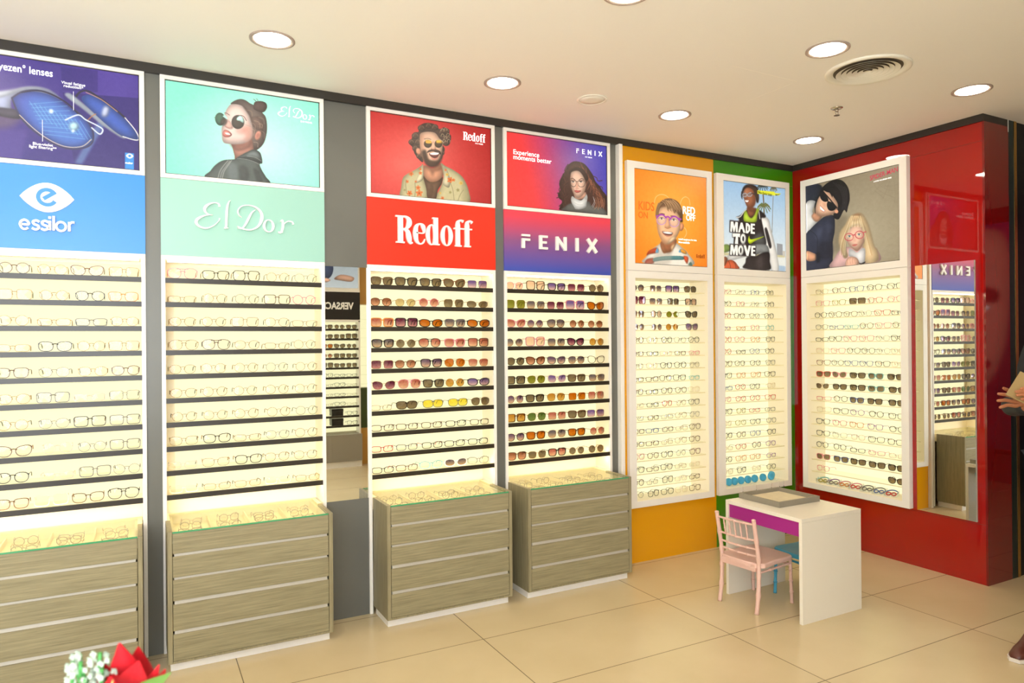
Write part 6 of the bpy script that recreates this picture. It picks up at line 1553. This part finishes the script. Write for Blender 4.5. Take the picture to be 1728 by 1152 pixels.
# clear boxes with coloured goggles in the foot of the red-wall case
BOXM = clear_mat('clear_plastic_box', (0.93, 0.93, 0.92, 1), gloss=.3)
gc = [('l', 'e', 'green and teal'), ('y', 'v', 'lilac and grey'), ('o', 'p', 'peach and pink'), ('r', 'p', 'coral'), ('y', 's', 'silver-grey'), ('n', 'y', 'slate-blue'), ('r', 'n', 'red and blue')]
for i, (a, b, nm) in enumerate(gc):
    cy = -.215 - i * .091; z0 = .4214
    t = thing('goggle_box', 'clear plastic box holding %s childrens goggles, in the foot of the red-wall case' % nm, 'goggle box', (.06, cy, z0), group='goggle boxes in the red-wall case')
    rz = .35; R3 = Matrix.Rotation(rz, 3, 'Z')
    def T(v): return R3 @ Vector(v) + Vector((.055, cy, z0))
    m = MB(); vs = [T((x, y, z)) for z in (0, .034) for y in (-.04, .04) for x in (-.05, .05)]
    m.add(vs, [(0, 2, 3, 1), (0, 1, 5, 4), (2, 6, 7, 3), (0, 4, 6, 2), (1, 3, 7, 5)]); m.build('box_shell', BOXM, t)
    m = MB()
    for s in (-1, 1): m.tube([T((.012 * math.cos(q) - .015, s * .017 + .014 * math.sin(q), .014 + .008 * math.cos(q))) for q in [k * PI / 5 for k in range(10)]], .0042, 6, closed=True)
    m.build('goggle_rims', FM[a], t, smooth=True)
    m = MB(); m.tube(catmull([T((-.01, -.032, .016)), T((.03, -.034, .022)), T((.042, 0, .03)), T((.03, .034, .022)), T((-.01, .032, .016))], False, 4), .0040, 6); m.build('goggle_strap', FM[b], t, smooth=True)

# ------------------------------------------------------------------ opposite wall, seen in the mirrors
SLATE = material('slate_cabinet', rgb(150, 142, 128), 0.5); BLK = material('black_sign_panel', rgb(14, 13, 12), 0.3)
fo = lambda x, y, z: (x, YF + .16 - y, z)        # drawn like the long wall, turned to face it
t = thing('brand_display', 'white-framed lit shelving opposite, under a black sign, seen in the mirrors', 'display shelving', (-2.5, YF + .08, 0))
x0, x1 = -2.86, -2.115
MB().prism([(x0, .40), (x0 + .02, .40), (x0 + .02, 1.79), (x0, 1.79)], 0, .155, fn=fo).prism([(x1 - .02, .40), (x1, .40), (x1, 1.79), (x1 - .02, 1.79)], 0, .155, fn=fo).prism([(x0, 1.775), (x1, 1.775), (x1, 1.80), (x0, 1.80)], 0, .155, fn=fo).prism([(x0, 2.14), (x1, 2.14), (x1, 2.165), (x0, 2.165)], 0, .155, fn=fo).build('case_frame', WHITE, t)
MB().prism([(x0 + .02, .42), (x1 - .02, .42), (x1 - .02, 1.775), (x0 + .02, 1.775)], .14, .155, fn=fo).build('light_panel', LIT, t)
for k in range(11):
    z = 1.69 - k * .118; MB().prism([(x0 + .02, z - .025), (x1 - .02, z - .025), (x1 - .02, z), (x0 + .02, z)], .0, .014, fn=fo).build('shelf', STRIP, t)
    sp = (['Wkm Rkm Wkm Qkm', 'Gkm Hkm Wkm Wkm', 'Rkm Ckm Wko Wto', 'Wkm Qkm Rtw Wkm', 'Hkm Wkm Gkm Wkm', 'Tk0 Tk0 Wk0 Ts0', 'Tg0 Wk0 Ts0 Wk0', 'Tg0 Tb0 Tg0 Tk0', 'Tg0 Wk0 Tg0 Pk0', 'Wk0 - - -', 'Wk0 - - -'][k]).split()
    for i, s in enumerate(sp):
        if s == '-': continue
        xx = -2.213 - .15 * i
        if xx < -2.60: continue
        place_eyewear(s, (xx, YF + .125, z), PI, describe(s, i, k, 'black-signed'), 'eyewear opposite, seen in the mirror')
p = MB().prism([(x0, 1.801), (x1, 1.801), (x1, 2.139), (x0, 2.139)], .0, .14, fn=fo).build('sign_panel', BLK, t)
lettering('VERSACE', .115, WTEXT, t, (-2.20, YF + .162, 1.93), ROT_O, xs=.82, bold=.004, extrude=.002)
MB().prism([(x0, .075), (x1, .075), (x1, .399), (x0, .399)], -.06, .155, fn=fo).prism([(-2.489, .08), (-2.486, .08), (-2.486, .39), (-2.489, .39)], -.062, -.06, fn=fo).build('cupboard', SLATE, t)
MB().prism([(x0, 0), (x1, 0), (x1, .0745), (x0, .0745)], -.04, .155, fn=fo).build('plinth', WHITE, t)
t = thing('advert_poster', 'grey poster of two tattooed hands above the black sign, seen in the mirror', 'poster', (-2.5, YF + .1, 2.2))
MB().prism([(x0, 2.166), (x1, 2.166), (x1, 2.66), (x0, 2.66)], .01, .14, fn=fo).build('poster_board', WHITE, t)
def bg_g(u, v): return np.stack([150 + 40 * v, 160 + 36 * v, 166 + 30 * v], -1)
poster_print(print_image('''P 200 150 120 4 1 80 700 300 640 420 760 300 800 120 820
P 60 70 96 6 1 500 200 700 260 760 700 520 760 430 500
P 210 160 130 4 1 480 800 560 740 640 800 560 860''', 120, 80, bg_g), lambda u, v: (x1 - .02 - (x1 - x0 - .04) * u, YF + .154, 2.64 - .45 * v), t, FILM)
for i, s in enumerate((.52, .64)):
    t = thing('glasses_box', 'small black presentation box %s the opposite shelves' % ('on the lowest of' if i == 0 else 'on the last but one of'), 'box', (-2.40, YF + .1, s), group='black boxes opposite')
    z = 1.69 - (10 - i) * .118
    MB().box(-2.47, -2.33, YF + .03, YF + .15, z + .0005, z + .05).build('box_base', BLK, t); MB().box(-2.472, -2.328, YF + .028, YF + .152, z + .0505, z + .085).build('box_lid', BLK, t)
AMB = material('amber_wall_panel', rgb(206, 154, 70), 0.3); OLV = material('olive_wall_panel', rgb(60, 74, 24), 0.3)
struct('wall_amber_panel', MB().box(-2.11, -1.9, YF, YF + .05, 2.0, CEIL).box(-2.11, -1.9, YF, YF + .05, 0, .45), AMB)
struct('wall_olive_panel', MB().box(-2.11, -1.2, YF, YF + .05, .451, .95), OLV)
t = thing('lit_wall_shelves', 'pale lit shelves of eyeglasses beyond the black-signed display', 'display shelving', (-1.6, YF + .05, 1))
MB().box(-2.09, -1.1, YF, YF + .04, .96, 1.99).build('light_panel', LIT, t)
for k in range(8): MB().box(-2.09, -1.1, YF + .04, YF + .12, 1.0 + k * .115, 1.006 + k * .115).build('glass_shelf', ACRYL, t)

# ------------------------------------------------------------------ flowers in the foreground
def dirv(px, py): return (_f + _R * ((px - 864) / 1183.66) + _U * ((576 - py) / 1183.66))
FC = Vector((-4.541, -2.735, 1.077))        # middle of the red rose
REDP = noisy(material('red_silk_petal', rgb(190, 16, 28), 0.55), 8, .12); WP = material('white_blossom', rgb(170, 182, 164), 0.6)
LG = noisy(material('leaf_green', rgb(84, 118, 44), 0.5), 10, .15); SG = material('stem_green', rgb(70, 150, 70), 0.5)
t = thing('counter', 'pale service counter below the picture edge carrying the flowers', 'counter', (-4.56, -2.8, 0))
MB().box(-5.3, -4.3, -3.1, -2.5, .80, .84).build('counter_top', WHITE, t, bevel=.002)
MB().box(-5.26, -4.34, -3.06, -2.54, 0, .7995).build('counter_body', WOODH, t)
fl = thing('flower_arrangement', 'out-of-focus red silk rose with white sprays and leaves', 'flowers', (FC.x, FC.y, .8405))
MB().lathe([(.03, .8405), (.045, .86), (.05, .9), (.04, .94), (.034, .96), (.038, .97)], 24, (FC.x, FC.y, 0)).build('vase', material('white_vase', rgb(230, 226, 220), .3), fl, smooth=True)
rv = Vector((_R.x, _R.y, 0)).normalized(); fv = Vector((_f.x, _f.y, 0)).normalized(); up = Vector((0, 0, 1))
def petal(mb, base, tip, width, cup, n=7, m=5, pointed=.5, nrm=None):
    base, tip = Vector(base), Vector(tip); ax = tip - base; L = ax.length; a = ax.normalized()
    nrm = Vector(nrm) if nrm else -fv; nrm = (nrm - a * nrm.dot(a)).normalized(); s = a.cross(nrm); vs = []
    for i in range(n):
        u = i / (n - 1); w = width * (math.sin(PI * min(u * .62 + .12, 1)) ** .8) * (1 - pointed * (max(0, u - .45) / .55) ** 1.15)
        for j in range(m):
            v = (j / (m - 1) - .5) * 2
            p = base + a * (u * L) + s * (v * w / 2) + nrm * (cup * (v * v) * w * .6 + cup * L * .35 * u * u)
            vs.append(p)
    vs2 = [p - nrm * .0006 for p in vs]; k = n * m
    fs = [(i * m + j, i * m + j + 1, (i + 1) * m + j + 1, (i + 1) * m + j) for i in range(n - 1) for j in range(m - 1)]
    fs2 = [tuple(q + k for q in reversed(f)) for f in fs]
    mb.add(vs + vs2, fs + fs2)
def at(r, u, d=0): return FC + rv * r + up * u + fv * d
ros = MB()
PET = [((0, -.05, 0), (-.018, .027, 0), .052, .5), ((0, -.05, -.01), (.013, .008, -.015), .052, .4), ((-.02, -.05, -.01), (-.042, .006, -.01), .04, .4), ((-.01, -.06, -.03), (-.012, -.002, -.035), .05, .5),
       ((.01, -.055, -.01), (.036, -.001, -.012), .020, .2), ((.01, -.065, 0), (.041, -.010, -.005), .022, .2), ((0, -.05, .015), (-.002, .014, .015), .05, .5), ((0, -.06, -.04), (.02, -.016, -.045), .05, .5), ((-.02, -.06, -.04), (-.032, -.016, -.045), .04, .5)]
for b, tp, w, c in PET: petal(ros, at(*b), at(*tp), w, c, pointed=.93)
ros.build('rose_bloom', REDP, fl, smooth=True)
r2 = random.Random(5); sp = MB(); st = MB()
for k in range(11):
    tp = at(-.032 - r2.random() * .048, -.030 + k * .0043 + r2.random() * .006, -.03 + r2.random() * .02); b = at(-.02, -.12, 0)
    st.tube(catmull([b, (b + tp) / 2 + rv * -.01, tp], False, 4), .0012, 5)
    for j in range(6):
        c = tp + rv * r2.uniform(-.013, .013) + up * r2.uniform(-.010, .008) + fv * r2.uniform(-.01, .01)
        for q in range(4):
            a = q * PI / 2 + r2.random(); petal(sp, c, c + rv * math.cos(a) * .0048 + up * math.sin(a) * .0048 - fv * .002, .0042, .3, 4, 3, .2)
    st.tube([tp + up * .004, tp + up * -.016], .0028, 5)
sp.build('white_sprays', WP, fl, smooth=True); st.tube([at(0, -.05), at(0, -.12), (FC.x, FC.y, .90)], .003, 6).build('stems', SG, fl, smooth=True)
l = MB(); petal(l, at(-.005, -.05, -.03), at(.060, -.004, -.03), .026, .12, 9, 5, .95); l.build('leaf', LG, fl, smooth=True)
l = MB(); petal(l, at(-.025, -.06, -.04), at(-.006, -.004, -.045), .006, .3, 8, 3, .9); l.build('leaf', material('pale_leaf', rgb(190, 206, 120), .5), fl, smooth=True)
l = MB(); petal(l, at(-.03, -.10, -.02), at(-.050, -.012, -.03), .016, .3, 8, 3, .9); l.build('leaf', LG, fl, smooth=True)

# ------------------------------------------------------------------ person at the right edge
SKIN = noisy(material('skin', rgb(176, 112, 76), 0.5), 14, .06)
SKIN.node_tree.nodes['Principled BSDF'].inputs['Subsurface Weight'].default_value = 0.08
SKIN.node_tree.nodes['Principled BSDF'].inputs['Subsurface Radius'].default_value = (.01, .004, .002)
def skin(name, verts, edges, rad, mat, parent, sub=2, root=0):
    me = bpy.data.meshes.new(name); off = OFF[parent.name]
    me.from_pydata([Vector(v) - off for v in verts], edges, []); me.materials.append(mat)
    o = bpy.data.objects.new(name, me); COL.objects.link(o); o.parent = parent; OFF[o.name] = off
    m = o.modifiers.new('skin', 'SKIN'); m.use_smooth_shade = True
    for i, r in enumerate(rad):
        d = me.skin_vertices[0].data[i]; d.radius = (r, r) if not isinstance(r, tuple) else r; d.use_root = (i == root)
    s = o.modifiers.new('sub', 'SUBSURF'); s.levels = sub; s.render_levels = sub
    return o
PX, PY = -.62, -2.16
pr = thing('person', 'person at the picture edge in a dark jacket holding a phone, brown shoes', 'person', (PX, PY, 0))
PB = [(PX, PY, .93), (PX, PY, 1.10), (PX, PY, 1.28), (PX, PY, 1.42), (PX - .01, PY, 1.50), (PX - .03, PY, 1.60), (PX - .04, PY, 1.70)]
PBE = [(i, i + 1) for i in range(6)]; PBR = [.13, .125, .14, .12, .055, .085, .075]
sh_ = {}
for s in (-1, 1):
    b = len(PB); PB += [(PX, PY + s * .15, 1.42), (PX + .02, PY + s * .24, 1.16), (PX - .16, PY + s * .14 + .05, 1.20), (PX, PY + s * .09, .86), (PX - .01, PY + s * .10, .50), (PX + .02, PY + s * .11, .10)]
    PBE += [(3, b), (b, b + 1), (b + 1, b + 2), (0, b + 3), (b + 3, b + 4), (b + 4, b + 5)]; PBR += [.065, .05, .038, .09, .065, .045]
body = skin('body', PB, PBE, PBR, SKIN, pr)
JK = material('dark_jacket', rgb(24, 28, 34), .7); TR_ = material('dark_trousers', rgb(34, 36, 44), .8); SHO = material('brown_shoe_leather', rgb(84, 36, 24), .35); SOLE = material('pale_shoe_sole', rgb(220, 210, 200), .5)
skin('jacket', PB[:4] + [PB[7], PB[8], PB[9], PB[13], PB[14], PB[15], (PX, PY, .88)], [(0, 1), (1, 2), (2, 3), (3, 4), (4, 5), (5, 6), (3, 7), (7, 8), (8, 9), (0, 10)], [.15, .145, .155, .13, .08, .065, .055, .08, .065, .055, .15], JK, pr)
skin('trousers', [(PX, PY, .92), PB[10], PB[11], PB[12], PB[16], PB[17], PB[18]], [(0, 1), (1, 2), (2, 3), (0, 4), (4, 5), (5, 6)], [.14, .105, .08, .062, .105, .08, .062], TR_, pr)
h = MB(); h.lathe([(.02, -.10), (.08, -.06), (.10, 0), (.09, .06), (.05, .095), (.01, .10)], 20, (PX - .025, PY, 1.70)); h.build('hair', material('dark_hair', rgb(26, 18, 14), .6), pr, smooth=True)
def shoe(cx, cy, ang):
    c, s_ = math.cos(ang), math.sin(ang)
    def T(x, y, z): return (cx + x * c - y * s_, cy + x * s_ + y * c, z)
    prof = [(0, .022), (.03, .040), (.08, .046), (.14, .042), (.20, .034), (.26, .034), (.285, .028)]     # distance from toe, half width
    out = [(x - 0, w) for x, w in prof]; ring_ = [(x, -w) for x, w in out] + [(x, w) for x, w in reversed(out)]
    so = MB(); n = len(ring_)
    so.add([T(x, y, .002) for x, y in ring_] + [T(x, y, .018) for x, y in ring_], [tuple(range(n))[::-1], tuple(range(n, 2 * n))] + [(i, (i + 1) % n, (i + 1) % n + n, i + n) for i in range(n)])
    up_ = MB(); secs = [(.006, .018, .030), (.03, .034, .046), (.08, .040, .058), (.13, .036, .075), (.17, .033, .10), (.21, .031, .115), (.27, .030, .105), (.282, .022, .09)]; m = 12; vs = []
    for x, w, hh in secs:
        for k in range(m):
            a = PI * k / (m - 1); vs.append(T(x, -w * math.cos(a), .0185 + (hh - .0185) * math.sin(a) ** .7))
    up_.add(vs, [(i * m + k, i * m + k + 1, (i + 1) * m + k + 1, (i + 1) * m + k) for i in range(len(secs) - 1) for k in range(m - 1)] + [tuple(range(m)), tuple((len(secs) - 1) * m + k for k in range(m - 1, -1, -1))] + [(i * m, (i + 1) * m, (i + 1) * m + m - 1, i * m + m - 1) for i in range(len(secs) - 1)])
    u = up_.build('shoe', SHO, pr, smooth=True); so.build('shoe_sole', SOLE, u)
shoe(-.972, -2.035, .12); shoe(-.90, -2.30, -.05)
# phone held flat-ish in front, right hand open under it, left hand over its face
PH = thing('smartphone', 'gold-backed phone held up in both hands at the picture edge', 'phone', (-.93, -2.06, 1.27))
pa = Vector((-.945, -2.005, 1.272))
ex = (_R * .62 + _U * .62 + _f * .30).normalized(); ey = (_R * .80 - _U * .30 - _f * .40); ey = (ey - ex * ey.dot(ex)).normalized(); en = ex.cross(ey)
def ip(px, py, d): return Vector(camera.matrix_world.translation) + dirv(px, py) * d
p0 = Vector((-1.022, -2.035, 1.245))          # lower corner of the phone
m = MB(); Lp, Wp, Tp = .155, .078, .008
vs = [p0 + ex * a + ey * b + en * c for c in (0, Tp) for b in (0, Wp) for a in (0, Lp)]
m.add(vs, [(0, 2, 3, 1), (4, 5, 7, 6), (0, 1, 5, 4), (2, 6, 7, 3), (0, 4, 6, 2), (1, 3, 7, 5)]); m.build('phone_case', material('champagne_metal', rgb(170, 146, 100), .35, metal=.4), PH, bevel=.002)
SCR0, SCR1 = (Tp, Tp + .0006) if en.dot(_f) > 0 else (-.0006, 0)      # the screen faces the person
q = MB(); vs = [p0 + ex * a + ey * b + en * c for c in (SCR0, SCR1) for b in (.004, Wp - .004) for a in (.004, Lp - .004)]
q.add(vs, [(0, 2, 3, 1), (4, 5, 7, 6), (0, 1, 5, 4), (2, 6, 7, 3), (0, 4, 6, 2), (1, 3, 7, 5)]); q.build('phone_screen', BLACKG, PH)
def hand(name, wrist, knuckles, tips, thumb, rw, label=None):
    """one surface: wrist, palm fan and five bent fingers"""
    V = [Vector(wrist)]; E_ = []; R_2 = [rw]
    pc = sum((Vector(k) for k in knuckles), Vector()) / 4; V.append(V[0].lerp(pc, .5)); E_.append((0, 1)); R_2.append((.026, .016))
    for kn, (mid, tip) in zip(knuckles, tips):
        a = len(V); V += [Vector(kn), Vector(mid), Vector(mid).lerp(Vector(tip), .55), Vector(tip)]; E_ += [(1, a), (a, a + 1), (a + 1, a + 2), (a + 2, a + 3)]; R_2 += [.0105, .0090, .0082, .0065]
    a = len(V); V += [Vector(x) for x in thumb]; E_ += [(0, a)] + [(a + i, a + i + 1) for i in range(len(thumb) - 1)]; R_2 += [.013, .011, .008][:len(thumb)]
    return skin(name, V, E_, R_2, SKIN, pr, 2)
d = 3.285
hand('hand', ip(1738, 684, d + .02), [ip(1716, 663, d + .03), ip(1713, 670, d + .02), ip(1713, 678, d + .01), ip(1716, 685, d)],
     [(ip(1703, 659, d + .03), ip(1692, 654, d + .03)), (ip(1699, 666, d + .02), ip(1683, 664, d + .02)), (ip(1697, 675, d + .01), ip(1682, 676, d + .01)), (ip(1700, 683, d), ip(1686, 688, d))],
     [ip(1730, 672, d + .05), ip(1722, 662, d + .06), ip(1712, 656, d + .06)], .027)
hand('hand', ip(1752, 672, d - .115), [ip(1735, 655, d - .105), ip(1734, 661, d - .105), ip(1735, 667, d - .105), ip(1738, 673, d - .105)],
     [(ip(1729, 655, d - .10), ip(1721, 657, d - .10)), (ip(1724, 660, d - .10), ip(1712, 661, d - .10)), (ip(1725, 665, d - .10), ip(1714, 667, d - .10)), (ip(1730, 672, d - .10), ip(1722, 674, d - .10))],
     [ip(1746, 662, d - .12), ip(1740, 654, d - .12), ip(1734, 649, d - .115)], .026)
# forearms inside dark sleeves with a grey cuff
CUF = material('grey_cuff', rgb(120, 118, 122), .8)
for w, e in ((ip(1740, 686, d + .02), (PX - .02, PY + .30, 1.16)), (ip(1754, 674, d - .115), (PX - .02, PY - .16, 1.14))):
    w = Vector(w); e = Vector(e); a = w.lerp(e, .04)
    skin('forearm', [w.lerp(e, -.02), w.lerp(e, .5), e], [(0, 1), (1, 2)], [.026, .034, .042], SKIN, pr)
    skin('sleeve', [a.lerp(e, .10), a.lerp(e, .5), e], [(0, 1), (1, 2)], [.044, .052, .060], JK, pr)

# ------------------------------------------------------------------ large portrait at the far end, seen only as a reflection in the dark red glass
t = thing('portrait_light_box', 'huge wine-red portrait light box reflected in the dark red corner panel', 'poster', (3.38, -3.1, .3))
MB().box(3.36, 3.399, -4.3, -2.3, .3, 2.75).build('light_box_case', BLACKG, t)
def bg_face(u, v): return np.stack([90 - 50 * v, 14 + 0 * v, 30 + 30 * (1 - v)], -1)
poster_print(print_image("""P 190 120 100 8 1 330 80 520 20 700 120 780 400 700 640 560 760 420 700 330 480
P 90 30 34 6 1 380 300 480 280 580 310 600 350 480 340 390 350
P 240 230 226 3 1 420 372 490 352 560 378 490 400
P 40 26 26 2 1 470 356 515 356 520 396 470 396
P 150 20 40 4 1 420 620 500 588 600 622 560 668 480 676
P 110 60 56 10 .7 560 400 620 480 600 560 540 540""", 150, 180, bg_face), lambda u, v: (3.358, -2.35 - 1.9 * u, 2.7 - 2.35 * v), t, FILM)
